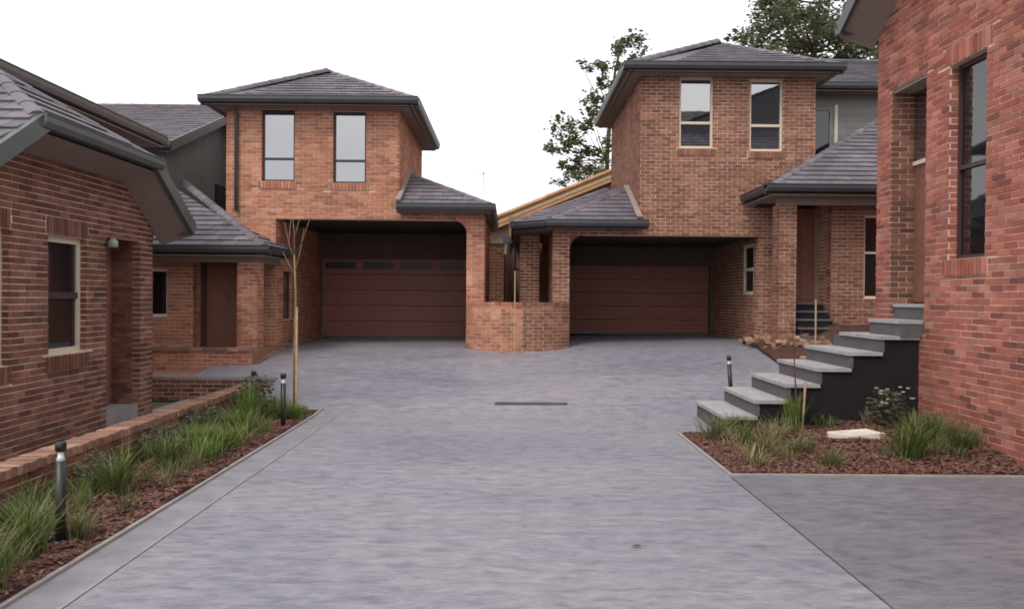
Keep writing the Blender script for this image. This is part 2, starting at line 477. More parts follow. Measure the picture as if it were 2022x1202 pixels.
def window(root, F, r, depth, fm, gm='glass', split=.4, bar=.05, name='window', rail=None):
    a0, b0, a1, b1 = r; G = (F[0] - F[3] * depth, *F[1:])
    b = MB(); t = .045
    b.prism(rect(a0, b0, a0 + bar, b1), G, -t, t * .5); b.prism(rect(a1 - bar, b0, a1, b1), G, -t, t * .5)
    b.prism(rect(a0 + bar, b1 - bar, a1 - bar, b1), G, -t, t * .5); b.prism(rect(a0 + bar, b0, a1 - bar, b0 + bar), G, -t, t * .5)
    m = b0 + (b1 - b0) * split
    rb_ = MB() if rail else b
    if split > 0: rb_.prism(rect(a0 + bar, m - bar * .5, a1 - bar, m + bar * .5), G, -t, t * .7)
    w = obj(name, b, M[fm], root)
    if rail: obj('meeting_rail', rb_, M[rail], w)
    spans = [(b0 + bar, m - bar * .5), (m + bar * .5, b1 - bar)] if split > 0 else [(b0 + bar, b1 - bar)]
    for c, d in spans:
        g = MB(); g.prism(rect(a0 + bar, c, a1 - bar, d), G, -.02, -.006)
        obj('pane', g, M[gm], w)
    k = MB(); k.prism(rect(a0, b0, a1, b1), G, -.35, -.30)
    obj('dark_room', k, M['dark'], w)
    return w

TW, TE = .31, .27
def roof_plane(root, P, pts, tiles=True, t=.03):
    """pts: eave start, eave end, then round the plane (anticlockwise seen from above)"""
    pts = [V(p) for p in pts]
    u = (pts[1] - pts[0]).normalized()
    n = None
    for q in pts[2:]:
        c = u.cross(q - pts[0])
        if c.length > 1e-3: n = c.normalized(); break
    if n.z < 0: n = -n
    v = n.cross(u)
    F = (pts[0], u, v, n)
    poly = [((p - pts[0]).dot(u), (p - pts[0]).dot(v)) for p in pts]
    if area(poly) < 0: poly = poly[::-1]
    b = MB(); b.prism(poly, F, -.02, 0)
    if not tiles: return b, F, poly
    a0, a1 = min(p[0] for p in poly), max(p[0] for p in poly); b1 = max(p[1] for p in poly)
    k = 0
    while k * TE < b1:
        v0 = k * TE - .03
        i = math.floor(a0 / TW) - 1
        sh = TW / 2 if k % 2 else 0
        while i * TW + sh < a1:
            u0 = i * TW + sh; r = rect(u0 + .004, v0, u0 + TW - .004, v0 + TE)
            q = clip(r, [(x, y - .03 if y < 1e-4 else y) for x, y in poly])
            i += 1
            if len(q) < 3 or area(q) < .004: continue
            full = abs(area(q) - area(r)) < 1e-6
            f1 = lambda a, c, v0=v0: .042 - .026 * (c - v0) / TE
            P.put(r if full else q, F, (TW, TE), 't' if full else None, 0.0, f1, jitter=rnd.uniform(0, .004))
        k += 1
    return b, F, poly

def ridge_caps(root, a, b, m='tile', r=.10, step=.40):
    a, b = V(a), V(b); d = b - a; n = max(1, round(d.length / step)); d.normalize()
    sd = d.cross(V((0, 0, 1))).normalized(); up = sd.cross(d)
    L = (b - a).length / n
    mb = MB(); k = 7
    for e, rr in ((-.015, r), (L + .01, r * .90)):
        for j in range(k):
            t = math.pi * (j / (k - 1))
            mb.v.append((math.cos(t) * rr * 1.15, e, math.sin(t) * rr - .065))
    for j in range(k - 1): mb.f.append((j, j + 1, k + j + 1, k + j))
    mb.f.append(tuple(range(k))[::-1]); mb.f.append(tuple(range(k, 2 * k)))
    me = mb.mesh('ridge_tile', M[m])
    for i in range(n):
        p = a + d * (L * i)
        o = bpy.data.objects.new('ridge_tile', me); link(o, root)
        o.matrix_basis = Matrix(((sd.x, d.x, up.x, p.x), (sd.y, d.y, up.y, p.y), (sd.z, d.z, up.z, p.z), (0, 0, 0, 1)))

def gutter(root, a, b, out, m='gutter', w=.12, h=.17, name='gutter'):
    """fascia with a quad gutter along an eave from a to b; out: outward direction"""
    a, b, out = V(a), V(b), V(out); d = (b - a).normalized(); z = V((0, 0, 1))
    prof = [(-.10, .0), (-.10, -h), (-.06, -h), (-.06, -.13), (0, -.13), (w * .75, -.12), (w, -.06), (w, .005), (w + .012, .012), (w + .012, .022), (w - .02, .022), (w - .02, -.03), (0, -.05), (0, 0)]
    mb = MB(); k = len(prof)
    for p in (a, b):
        for (x, y) in prof: mb.v.append(tuple(p + out * x + z * y))
    for i in range(k): mb.f.append((i, (i + 1) % k, k + (i + 1) % k, k + i))
    mb.f.append(tuple(range(k))[::-1]); mb.f.append(tuple(range(k, 2 * k)))
    return obj(name, mb, M[m], root)

def hip_roof(root, P, x0, x1, y0, y1, z, r0, r1, wall_in, sides='FRBL', vis='FRL'):
    """hip roof on the eave rectangle, ridge r0-r1, soffit ring and gutters"""
    c = {'F': [(x0, y0, z), (x1, y0, z), r1, r0], 'R': [(x1, y0, z), (x1, y1, z), r1], 'B': [(x1, y1, z), (x0, y1, z), r0, r1], 'L': [(x0, y1, z), (x0, y0, z), r0]}
    rb = MB()
    for k in sides:
        pts = [p for i, p in enumerate(c[k]) if i == 0 or (V(p) - V(c[k][i - 1])).length > 1e-3]
        if (V(pts[-1]) - V(pts[-2])).length < 1e-3: pts.pop()
        bb, F, poly = roof_plane(root, P, pts, tiles=k in vis)
        rb.add(bb.v, bb.f)
    r = obj('roof', rb, M['tile'], root)
    ridge_caps(root, (x0, y0, z + .03), V(r0) + V((0, 0, .03))); ridge_caps(root, (x1, y0, z + .03), V(r1) + V((0, 0, .03)))
    ridge_caps(root, (x1, y1, z + .03), V(r1) + V((0, 0, .03))); ridge_caps(root, (x0, y1, z + .03), V(r0) + V((0, 0, .03)))
    if (V(r0) - V(r1)).length > .1: ridge_caps(root, V(r0) + V((0, 0, .03)), V(r1) + V((0, 0, .03)))
    gutter(root, (x0 - .12, y0, z), (x1 + .12, y0, z), (0, -1, 0)); gutter(root, (x1, y0, z), (x1, y1, z), (1, 0, 0))
    gutter(root, (x0, y0, z), (x0, y1, z), (-1, 0, 0)); gutter(root, (x0, y1, z), (x1, y1, z), (0, 1, 0))
    s = MB(); w = wall_in; zz = z - .16
    s.box(x0, x1, y0, y0 + w, zz, zz + .015); s.box(x0, x1, y1 - w, y1, zz, zz + .015)
    s.box(x0, x0 + w, y0 + w, y1 - w, zz, zz + .015); s.box(x1 - w, x1, y0 + w, y1 - w, zz, zz + .015)
    obj('soffit', s, M['soffit'], root)
    return r

# ------------------------------------------------------------------ the setting: ground, driveway, beds
def g(x, y):
    """height of the drive: level near the camera, then a ramp up to the garages"""
    T = .65 + .016 * max(-6.5, min(6.5, x)); ye = 17.2 - .16 * max(0, min(x, 6.5)); y0 = 11.1
    t = y - y0; L = ye - y0
    if t <= 0: return 0.0
    s = T / (L - .5)
    if t < 1.0: return s * t * t / 2
    if t < L: return s * (t - .5)
    return T + (y - ye) * .012

b = MB(); b.box(-400, 400, -400, 600, -1.2, -.16)
obj('ground', b, M['earth'], kind='structure')

def sheet(rects, step=.45, fn=g, dz=0.0, skirt=.06):
    b = MB()
    for (x0, x1, y0, y1) in rects:
        nx, ny = max(1, round((x1 - x0) / step)), max(1, round((y1 - y0) / step))
        base = len(b.v)
        for j in range(ny + 1):
            for i in range(nx + 1):
                x, y = x0 + (x1 - x0) * i / nx, y0 + (y1 - y0) * j / ny
                b.v.append((x, y, fn(x, y) + dz))
        for j in range(ny):
            for i in range(nx):
                q = base + j * (nx + 1) + i
                b.f.append((q, q + 1, q + nx + 2, q + nx + 1))
        if skirt:
            edge = [base + i for i in range(nx + 1)] + [base + j * (nx + 1) + nx for j in range(1, ny + 1)] + \
                   [base + ny * (nx + 1) + i for i in range(nx - 1, -1, -1)] + [base + j * (nx + 1) for j in range(ny - 1, 0, -1)]
            lo = len(b.v)
            for e in edge: x, y, z = b.v[e]; b.v.append((x, y, z - skirt))
            for k in range(len(edge)):
                k2 = (k + 1) % len(edge); b.f.append((edge[k2], edge[k], lo + k, lo + k2))
    return b
b = sheet([(-2.46, 2.19, -8, 10.1), (-2.46, 2.79, 10.1, 11.6), (-2.46, 9, 11.6, 11.87), (-4.1, 9, 11.87, 14.0), (-5.75, 9, 14.0, 15.4), (-5.02, 9, 15.4, 17.2),
           (-5.02, -.96, 17.2, 21.15), (1.37, 5.49, 17.2, 21.15), (-.55, .98, 17.2, 24)])
obj('driveway', b, M['concrete'], kind='structure')
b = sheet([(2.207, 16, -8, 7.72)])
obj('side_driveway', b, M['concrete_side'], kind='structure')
b = sheet([(-2.78, -2.482, -8, 11.85)], dz=.004)
obj('kerb_strip', b, M['kerb'], kind='structure')
b = sheet([(-2.815, -2.781, -8, 11.85)], dz=.025)
obj('kerb_edge', sheet([(-2.48, -2.463, -8, 11.85)], dz=.008), M['kerb_edge'], kind='structure')
obj('kerb_edge', b, M['kerb_edge'], kind='structure')
b = sheet([(2.19, 2.23, 7.72, 10.15)], dz=.02); b2 = sheet([(2.23, 9, 7.72, 7.77)], dz=.02); b.add(b2.v, b2.f)
obj('kerb_edge', b, M['kerb_edge'], kind='structure')
b = MB(); b.box(-5.7, -4.05, -2, 14.0, -.15, -.10)
obj('lower_path', b, M['path'], kind='structure')
RF = [None]
b = MB(); b.box(-9, -5.76, 14.02, 15.3, .236, .275)
obj('brick_path', b, M['brick_cap'], kind='structure')

def bump(x, y): return .03 * math.sin(x * 5.1 + y * 2.3) + .02 * math.sin(x * 11.7 - y * 7.9) + .015 * math.sin(y * 17 + x * 3)
def soil_l(x, y): return .03 + bump(x, y) * .6
def soil_r(x, y):
    e = max(0, min(1, (x - 2.23) / 1.2, (y - 7.77) / 1.2))
    return .015 + .2 * e * min(1, (x - 2.2) / 3.1) + bump(x, y) * .6 * e
b = sheet([(-3.9, -2.815, -2, 11.86)], step=.09, fn=soil_l)
obj('garden_bed', b, M['soil'], kind='structure')
b = sheet([(2.23, 5.3, 7.77, 10.12), (5.3, 9, 7.77, 7.8)], step=.09, fn=soil_r)
obj('garden_bed', b, M['soil'], kind='structure')
def soil_b(x, y):
    return g(x, y) + .03 + min(.45, max(0, (x - 5.0) * .3)) * min(1, max(0, (y - 13.6) / 1.0)) + bump(x, y) * .5
b = sheet([(5.15, 9, 13.6, 17.25)], step=.15, fn=soil_b)
obj('garden_bed', b, M['soil'], kind='structure')

def chips(n, zone, fn, s0=.018, s1=.045):
    b = MB()
    for _ in range(n):
        x, y = zone(); z = fn(x, y) + .008
        L, W = rnd.uniform(s0, s1), rnd.uniform(.008, .018)
        q = Matrix.Rotation(rnd.uniform(0, 6.28), 3, 'Z') @ Matrix.Rotation(rnd.uniform(-.5, .5), 3, 'X') @ Matrix.Rotation(rnd.uniform(-.5, .5), 3, 'Y')
        ps = [V((x, y, z)) + q @ V(p) for p in ((-L, -W, 0), (L, -W * .6, 0), (L * .9, W, 0), (-L * .8, W * .8, 0), (0, 0, .012))]
        b.add(ps, [(0, 1, 4), (1, 2, 4), (2, 3, 4), (3, 0, 4)])
    return b
obj('bark_mulch', chips(9000, lambda: (rnd.uniform(-3.86, -2.83), 2.5 + 9.3 * rnd.random() ** 1.3), soil_l), M['chip'], kind='stuff')
obj('bark_mulch', chips(8000, lambda: (rnd.uniform(2.25, 5.28), rnd.uniform(7.79, 10.1)), soil_r), M['chip'], kind='stuff')

# ------------------------------------------------------------------ house A: left garage house, orange brick
A = thing('garage_house', 'orange brick two-storey house on the left with maroon garage door and dark-framed upper windows', 'house', (-3.4, 19, .6))
PA = Pieces(A, 'brick', M['brick_a'], 300)
TA = Pieces(A, 'roof_tile', M['tile'], 300)
ya = 17.3
FA = frame((-6.22, ya, .5), '-Y')
def ua(x): return x + 6.22
va = lambda z: z - .5
hole_ga = (ua(-5.13), -.05, ua(-.93), 39 * BH)
wa1 = (ua(-5.45), va(4.25), ua(-4.72), va(5.82)); wa2 = (ua(-3.88), va(4.22), ua(-3.15), va(5.79))
sa1 = (ua(-5.50), va(4.25) - .17, ua(-4.68), va(4.25)); sa2 = (ua(-3.92), va(4.22) - .17, ua(-3.10), va(4.22))
wall('front_wall', A, PA, FA, [rect(0, 0, ua(-.536), 42 * BH), rect(0, 42 * BH, ua(-2.42), va(6.0))],
     holes=[hole_ga, wa1, wa2], sills=[sa1, sa2], depth={hole_ga: .24, wa1: .09, wa2: .09}, thick=.24)
window(A, FA, wa1, .09, 'dkframe', split=.32, bar=.045)
window(A, FA, wa2, .09, 'dkframe', split=.32, bar=.045)
# tower sides and rear
x = -2.42
wall('side_wall', A, PA, frame((x, ya, .5), '+X'), [rect(0, 41 * BH, 4.4, 5.5)], thick=.04)
b = MB(); b.box(-6.2, x - .05, ya + .245, 21.7, 3.51, 6.0); obj('upper_storey', b, M['render'], A)
# garage recess
Fs = frame((-5.13, ya + .24, .5), '+X')
hw = (.35, va(1.2), 1.05, va(2.3))
wall('side_wall', A, PA, Fs, [rect(0, -.1, 3.7, 2.95)], holes=[hw], depth=.08)
window(A, Fs, hw, .08, 'dkframe', gm='glass', split=.5)
b = MB(); b.box(-.93, -.7, ya + .245, 24, .3, 3.44); obj('side_wall', b, M['brick_a'], A)
Fe = frame((-.536, ya, .5), '+X')
wall('side_wall', A, PA, Fe, [rect(0.01, -.1, 5.5, 3.1)], holes=[], thick=.15)
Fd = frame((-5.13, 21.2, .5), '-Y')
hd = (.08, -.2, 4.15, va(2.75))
wall('door_wall', A, PA, Fd, [rect(0, -.2, 4.2, 2.95)], holes=[hd], depth=.08, bricks=False, mortar='recess_shade')
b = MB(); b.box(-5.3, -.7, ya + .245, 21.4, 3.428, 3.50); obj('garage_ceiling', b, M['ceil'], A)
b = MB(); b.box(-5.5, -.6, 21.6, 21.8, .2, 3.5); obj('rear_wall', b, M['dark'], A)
def garage_door(root, x0, x1, y, z0, z1, n, lights):
    d = MB(); d.box(x0, x1, y + .02, y + .05, z0, z1)
    door = obj('garage_door', d, M['dark'], root); h = (z1 - z0) / n
    for i in range(n):
        p = MB(); a, c = z0 + i * h + .002, z0 + (i + 1) * h - .002
        # panel with pressed horizontal ribs
        prof = [(0, a), (-.012, a + .008), (-.012, a + h * .30), (-.009, a + h * .32), (-.009, a + h * .36), (-.012, a + h * .38), (-.012, a + h * .63), (-.009, a + h * .65), (-.009, a + h * .69), (-.012, a + h * .71), (-.012, c - .008), (0, c)]
        for (q, r) in zip(prof[:-1], prof[1:]):
            p.quad((x0, y + q[0], q[1]), (x1, y + q[0], q[1]), (x1, y + r[0], r[1]), (x0, y + r[0], r[1]))
        p.quad((x0, y, a), (x0, y + .02, a), (x1, y + .02, a), (x1, y, a))
        obj('door_panel', p, M['garage'], door)
    if lights:
        w = (x1 - x0) / lights
        for k in range(lights):
            q = MB(); q.box(x0 + k * w + .10, x0 + (k + 1) * w - .10, y - .026, y - .016, z1 - h + .15, z1 - .09)
            obj('door_light', q, M['blk'], door)
    s = MB(); s.box(x0, x1, y - .03, y + .01, z0 - .03, z0 + .02); obj('bottom_seal', s, M['steel'], door)
    return door
garage_door(A, -5.05, -.98, 21.27, .65, 2.75, 5, 4)
# rounded bracket at the top right of the opening
def bracket(root, P, x, z, y, r, sgn, m):
    b = MB(); n = 8; pts = [(x, z), (x, z - r)]
    pts += [(x + sgn * (r - r * math.cos(t)), z - r + r * math.sin(t)) for t in [math.pi / 2 * k / n for k in range(1, n)]]
    pts += [(x + sgn * r, z)]
    k = len(pts)
    if area(pts) < 0: pts = pts[::-1]
    b.add([(p[0], y, p[1]) for p in pts] + [(p[0], y + .22, p[1]) for p in pts],
          [tuple(range(k)), tuple(range(k, 2 * k))[::-1]] + [(i, (i + 1) % k, k + (i + 1) % k, k + i) for i in range(k)])
    obj('corner_bracket', b, M[m], root)
bracket(A, PA, -.93, .5 + 39 * BH, ya + .002, .30, -1, 'brick_a')
# tower roof
hip_roof(A, TA, -6.54, -2.08, ya - .40, 22.1, 5.99, (-4.5, 19.2, 7.22), (-4.4, 19.4, 7.22), .45)
# downpipe
b = MB(); b.tube([(-5.98, ya - .35, 5.95), (-5.98, ya - .30, 5.86), (-5.98, ya - .06, 5.70), (-5.98, ya - .06, 3.6)], .042, 10)
obj('downpipe', b, M['gutter_green'], A, smooth=True)
b = MB(); b.tube([(-5.98, ya - .42, 6.02), (-5.98, ya - .42, 5.86)], .07, 10)
obj('rainwater_pop', b, M['gutter_green'], A, smooth=True)
# lean-to hip roof at the right of the tower
z = 3.72; e0, e1 = (-2.42, ya - .42, z), (-.42, ya - .42, z)
zr = z + 2.0 * .47
rb = MB()
for pts in ([e0, e1, (-2.42, ya + 1.58, zr)], [e1, (-.42, 22, z), (-2.42, 22, zr), (-2.42, ya + 1.58, zr)]):
    bb, F, poly = roof_plane(A, TA, pts); rb.add(bb.v, bb.f)
obj('roof', rb, M['tile'], A)
ridge_caps(A, V(e1) + V((0, 0, .03)), (-2.42, ya + 1.58, zr + .03)); ridge_caps(A, (-2.40, ya + 1.58, zr + .03), (-2.40, 22, zr + .03))
gutter(A, (-2.42, ya - .42, z), (-.30, ya - .42, z), (0, -1, 0)); gutter(A, (-.42, ya - .42, z), (-.42, 22, z), (1, 0, 0))
b = MB(); b.box(-2.42, -.42, ya - .42, ya - .012, z - .15, z - .13); b.box(-.52, -.42, ya - .012, 22, z - .15, z - .13); obj('soffit', b, M['soffit'], A)
b = MB(); b.beam((-2.38, ya - .50, z + .10), (-2.38, ya + 1.5, zr + .10), .10, .05); obj('flashing', b, M['soffit'], A)
# wing behind, further left
wz = 5.2
rb = MB()
pts = [(-14, 18.0, wz), (-7.75, 18.0, wz), (-7.75, 23.2, wz + 5.2 * .40), (-14, 23.2, wz + 5.2 * .40)]
bb, F, poly = roof_plane(A, TA, pts); rb.add(bb.v, bb.f)
rb2, _, _ = roof_plane(A, TA, [(-7.75, 28.4, wz), (-14, 28.4, wz), (-14, 23.2, wz + 5.2 * .4), (-7.75, 23.2, wz + 5.2 * .4)], tiles=False); rb.add(rb2.v, rb2.f)
# link roof between wing and tower
rb3, _, _ = roof_plane(A, TA, [(-7.6, 21.5, wz + 1.35), (-4.5, 21.5, wz + 1.35), (-4.5, 23.2, wz + 2.08), (-7.75, 23.2, wz + 2.08)]); rb.add(rb3.v, rb3.f)
obj('roof', rb, M['tile'], A)
ridge_caps(A, (-14, 23.2, wz + 2.11), (-4.6, 23.2, wz + 2.11))
gutter(A, (-14, 18, wz), (-7.7, 18, wz), (0, -1, 0))
b = MB(); b.beam((-7.72, 17.9, wz + .03), (-7.72, 23.2, wz + 2.11), .06, .22); obj('barge_board', b, M['eave_grey'], A)
s = MB(); s.quad((-7.75, 18, wz - .20), (-8.0, 18, wz - .20), (-8.0, 23.2, wz + 1.88), (-7.75, 23.2, wz + 1.88)); obj('soffit', s, M['soffit'], A)
for i in range(14):
    y0, y1 = 18.4 + i * .34, 18.4 + (i + 1) * .34
    bb = MB(); t0, t1 = wz - .22 + (y0 - 18) * .4, wz - .22 + (y1 - 18) * .4
    bb.add([(-8.0, y0 + .004, 2.5), (-8.0, y1 - .004, 2.5), (-8.0, y1 - .004, t1), (-8.0, y0 + .004, t0),
            (-8.03, y0 + .004, 2.5), (-8.03, y1 - .004, 2.5), (-8.03, y1 - .004, t1), (-8.03, y0 + .004, t0)],
           [(0, 1, 2, 3), (0, 4, 5, 1), (1, 5, 6, 2), (3, 2, 6, 7), (4, 0, 3, 7)])
    obj('cladding_board', bb, M['grey_clad'], A)
b = MB(); b.box(-14, -8.04, 18.4, 28, .2, wz - .1); b.box(-8.3, -6.2, 22.2, 22.4, .2, wz + 1.4); obj('wing_wall', b, M['grey_clad'], A)
b = MB(); b.box(-8.0, -7.96, 21.4, 22.1, 3.7, 4.75); obj('side_window', b, M['glass_dark'], A)
# porch
pz, py = 2.70, 15.45
rb = MB(); e1 = (-4.80, py, pz); sl = .50
for pts in ([(-10, py, pz), e1, (-7.80, py + 3.0, pz + 3.0 * sl), (-10, py + 3.0, pz + 3.0 * sl)],
            [e1, (-4.80, ya - .02, pz), (-4.80 - 1.83, ya - .02, pz + 1.83 * sl)]):
    bb, F, poly = roof_plane(A, TA, pts); rb.add(bb.v, bb.f)
obj('roof', rb, M['tile'], A)
ridge_caps(A, V(e1) + V((0, 0, .03)), (-7.82, py + 3.5, pz + 3.5 * sl + .03))
gutter(A, (-10, py, pz), (-4.68, py, pz), (0, -1, 0)); gutter(A, (-4.80, py, pz), (-4.80, ya - .02, pz), (1, 0, 0))
b = MB(); b.box(-10, -4.80, py, ya - .02, pz - .19, pz - .17); obj('soffit', b, M['soffit'], A)
b = MB(); b.box(-10, -5.02, 15.80, 15.94, 2.40, 2.508); b.box(-5.16, -5.02, 15.94, ya - .01, 2.40, 2.508); obj('porch_beam', b, M['soffit'], A)
Fp = frame((-9.0, 16.2, .5), '-Y')
hpw = (1.25, va(1.29), 1.98, va(2.27))
wall('porch_wall', A, PA, Fp, [rect(0, -.3, 2.5, 2.0)], holes=[hpw], depth=.08)
window(A, Fp, hpw, .08, 'white', gm='glass_dark', split=0)
Fr = frame((-6.5, 16.2, .5), '+X')
wall('porch_return', A, PA, Fr, [rect(0.005, -.3, .39, 2.0)])
b = MB(); b.box(-6.9, -5.6, 16.64, 16.74, .5, 2.5); obj('door_surround', b, M['brick_a'], A)
d = MB(); d.box(-6.36, -5.46, 16.58, 16.635, .66, 2.42); dr = obj('front_door', d, M['door'], A)
for (a, c) in ((.80, 1.35), (1.43, 1.95), (2.03, 2.33)):
    for q in (-6.28, -5.87):
        d = MB(); d.box(q, q + .33, 16.565, 16.579, a, c); obj('door_panel', d, M['door'], dr)
d = MB(); d.tube([(-5.53, 16.57, 1.55), (-5.53, 16.51, 1.55), (-5.62, 16.51, 1.55)], .012, 6); obj('handle', d, M['steel'], dr)
d = MB(); d.box(-6.48, -6.38, 16.59, 16.63, .66, 2.42); obj('door_jamb', d, M['dkframe'], A)
for face, o_, w_ in (('-Y', (-5.45, 15.8, .5), .40), ('+X', (-5.05, 15.8, .5), .40), ('-X', (-5.45, 16.2, .5), .40)):
    wall('porch_pillar', A, PA, frame(o_, face), [rect(.005 if face != '-Y' else 0, 0, w_, 1.895)], thick=.05)
Fq = frame((-9.0, 15.32, .2), '-Y')
wall('porch_plinth', A, PA, Fq, [rect(0, 0, 4.0, .44)])
b = MB(); b.box(-9.0, -4.98, 15.33, 17.3, .2, .655); obj('porch_slab', b, M['brick_cap'], A)
for i in range(17):   # brick nosing of the porch
    b = MB(); b.box(-9.0 + i * .236, -9.0 + i * .236 + .226, 15.27, 15.44, .65, .715); obj('nosing_brick', b, M['brick_cap'], A)
PA.done(); TA.done()
# header-brick edging along the drive
ed = thing('brick_edging', 'row of tan header bricks edging the drive beside the left garage wall', 'edging', (-4.98, 18, .65))
for i in range(24):
    y = 15.42 + i * .236; q = MB(); zz = g(-5, y)
    q.box(-5.12, -4.90, y, y + .226, zz - .05, zz + .06 + rnd.uniform(-.006, .006))
    obj('edging_brick', q, M['brick_cap'], ed)

# ------------------------------------------------------------------ house B: right garage house, brown brick
B = thing('garage_house', 'brown brick two-storey house on the right with shadowed garage and cream-framed upper windows', 'house', (3.8, 19, .7))
PB = Pieces(B, 'brick', M['brick_b'], 300)
TB = Pieces(B, 'roof_tile', M['tile'], 300)
yb = 17.3
FB = frame((.97, yb, .5), '-Y')
ub = lambda x: x - .97
hole_gb = (ub(1.34), -.05, ub(5.52), 35 * BH)
wb1 = (ub(3.72), va(5.05), ub(4.48), va(6.62)); wb2 = (ub(5.27), va(5.0), ub(6.02), va(6.58))
sb1 = (ub(3.68), va(5.05) - .16, ub(4.52), va(5.05)); sb2 = (ub(5.23), va(5.0) - .16, ub(6.06), va(5.0))
wall('front_wall', B, PB, FB, [rect(0, 0, ub(6.73), 38 * BH), rect(ub(2.88), 38 * BH, ub(6.73), va(6.68))],
     holes=[hole_gb, wb1, wb2], sills=[sb1, sb2], depth={hole_gb: .24, wb1: .07, wb2: .07}, thick=.24)
window(B, FB, wb1, .07, 'cream', split=.36, bar=.055)
window(B, FB, wb2, .07, 'cream', split=.36, bar=.055)
wall('side_wall', B, PB, frame((2.88, 22.2, .5), '-X'), [rect(0, 37 * BH, 4.9, 6.18)], thick=.04)
b = MB(); b.box(2.93, 6.71, yb + .245, 22.2, 3.21, 6.7); obj('upper_storey', b, M['render'], B)
Fs = frame((5.55, 21.2, .5), '-X')
hw = (21.2 - 18.55, va(1.85), 21.2 - 17.75, va(3.0))
wall('side_wall', B, PB, Fs, [rect(0, -.1, 3.66, 2.66)], holes=[hw], depth=.08)
window(B, Fs, hw, .03, 'cream', gm='glass_dark', split=.5, bar=.07)
wall('side_wall', B, PB, frame((.97, 24, .5), '-X'), [rect(0, -.1, 6.7 - .01, 2.9)], thick=.15)
b = MB(); b.box(1.14, 1.34, yb + .245, 24, .3, 3.12); obj('side_wall', b, M['brick_b'], B)
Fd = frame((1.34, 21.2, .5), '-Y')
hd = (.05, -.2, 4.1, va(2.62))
wall('door_wall', B, PB, Fd, [rect(0, -.2, 4.3, 2.66)], holes=[hd], depth=.08, bricks=False, mortar='recess_shade')
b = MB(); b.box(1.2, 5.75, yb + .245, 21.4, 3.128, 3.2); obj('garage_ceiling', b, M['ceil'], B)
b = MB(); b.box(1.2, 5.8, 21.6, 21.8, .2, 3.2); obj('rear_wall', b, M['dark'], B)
garage_door(B, 1.4, 5.42, 21.27, .80, 2.62, 5, 0)
bracket(B, PB, 1.34, .5 + 35 * BH, yb + .002, .32, 1, 'brick_b')
hip_roof(B, TB, 2.54, 7.07, yb - .42, 22.6, 6.78, (5.1, 19.5, 8.12), (5.2, 19.7, 8.12), .45)
# splayed lean-to roof at the left
z = 3.40; e1, e0, e2 = (2.88, yb - .42, z), (.90, yb - .42, z), (.10, yb + .38, z)
top = (2.88, yb + 1.58, z + .95); top2 = (2.4, yb + 2.2, z + 1.02)
rb = MB()
for pts in ([e0, e1, top], [e2, e0, top, top2]):
    bb, F, poly = roof_plane(B, TB, pts); rb.add(bb.v, bb.f)
bb, F, poly = roof_plane(B, TB, [(.10, 24, z), e2, top2], tiles=True); rb.add(bb.v, bb.f)
obj('roof', rb, M['tile'], B)
ridge_caps(B, V(e0) + V((0, 0, .03)), V(top) + V((0, 0, .03))); ridge_caps(B, V(e2) + V((0, 0, .03)), V(top2) + V((0, 0, .03)))
gutter(B, (.80, yb - .42, z), (3.0, yb - .42, z), (0, -1, 0)); gutter(B, e2, e0, (-.7071, -.7071, 0))
b = MB(); b.add([(2.88, yb - .42, z - .15), (.9, yb - .42, z - .15), (.1, yb + .38, z - .15), (.1, 22, z - .15), (1.1, 22, z - .15), (1.1, yb - .015, z - .15), (2.88, yb - .015, z - .15)],
                [(0, 1, 5, 6), (1, 2, 3, 4, 5)]); obj('soffit', b, M['soffit'], B)
b = MB(); b.beam((2.80, yb - .50, z + .10), (2.80, yb + 1.5, z + 1.05), .12, .05); obj('flashing', b, M['soffit'], B)
# wing behind, right
wz = 7.12
rb = MB(); bb, F, poly = roof_plane(B, TB, [(6.9, 19.6, wz), (16, 19.6, wz), (16, 24.4, wz + 4.8 * .42), (4.6, 24.4, wz + 4.8 * .42), (6.2, 21.0, wz + .6)]); rb.add(bb.v, bb.f)
obj('roof', rb, M['tile'], B)
ridge_caps(B, (5.4, 24.4, wz + 2.05), (16, 24.4, wz + 2.05))
gutter(B, (6.75, 19.6, wz), (16, 19.6, wz), (0, -1, 0))
b = MB(); b.box(6.8, 16, 19.6, 20.1, wz - .17, wz - .15); obj('soffit', b, M['soffit'], B)
for i in range(15):
    z0, z1 = 4.2 + i * .19, 4.2 + (i + 1) * .19
    bb = MB(); bb.box(6.74, 14, 20.05, 20.09, z0 + .004, z1); obj('cladding_board', bb, M['grey_clad'], B)
b = MB(); b.box(6.74, 14, 20.1, 25, .5, wz); obj('wing_wall', b, M['grey_clad'], B)
b = MB(); b.box(8.28, 8.36, 20.02, 20.05, 4.8, 6.7); obj('cover_strip', b, M['cream'], B)
window(B, frame((0, 20.05, 0), '-Y'), (7.45, 5.2, 8.2, 6.6), -.02, 'grey_clad', gm='glass_dark', split=0)
# porch
pz, py = 4.0, 15.55; sl = .56
rb = MB(); e0 = (5.20, py, pz)
for pts in ([e0, (14, py, pz), (14, py + 4.0, pz + 4.0 * sl), (9.2, py + 4.0, pz + 4.0 * sl)], [(5.20, yb - .02, pz), e0, (5.20 + 1.73, yb - .02, pz + 1.73 * sl)]):
    bb, F, poly = roof_plane(B, TB, pts); rb.add(bb.v, bb.f)
obj('roof', rb, M['tile'], B)
ridge_caps(B, V(e0) + V((0, 0, .03)), (9.2, py + 4.0, pz + 4.0 * sl + .03))
gutter(B, (5.08, py, pz), (14, py, pz), (0, -1, 0)); gutter(B, (5.20, py, pz), (5.20, yb - .02, pz), (-1, 0, 0))
b = MB(); b.box(5.20, 14, py, yb - .02, pz - .19, pz - .17); obj('soffit', b, M['soffit'], B)
b = MB(); b.box(5.44, 14, 15.87, 16.03, pz - .34, pz - .195); obj('porch_beam', b, M['soffit'], B)
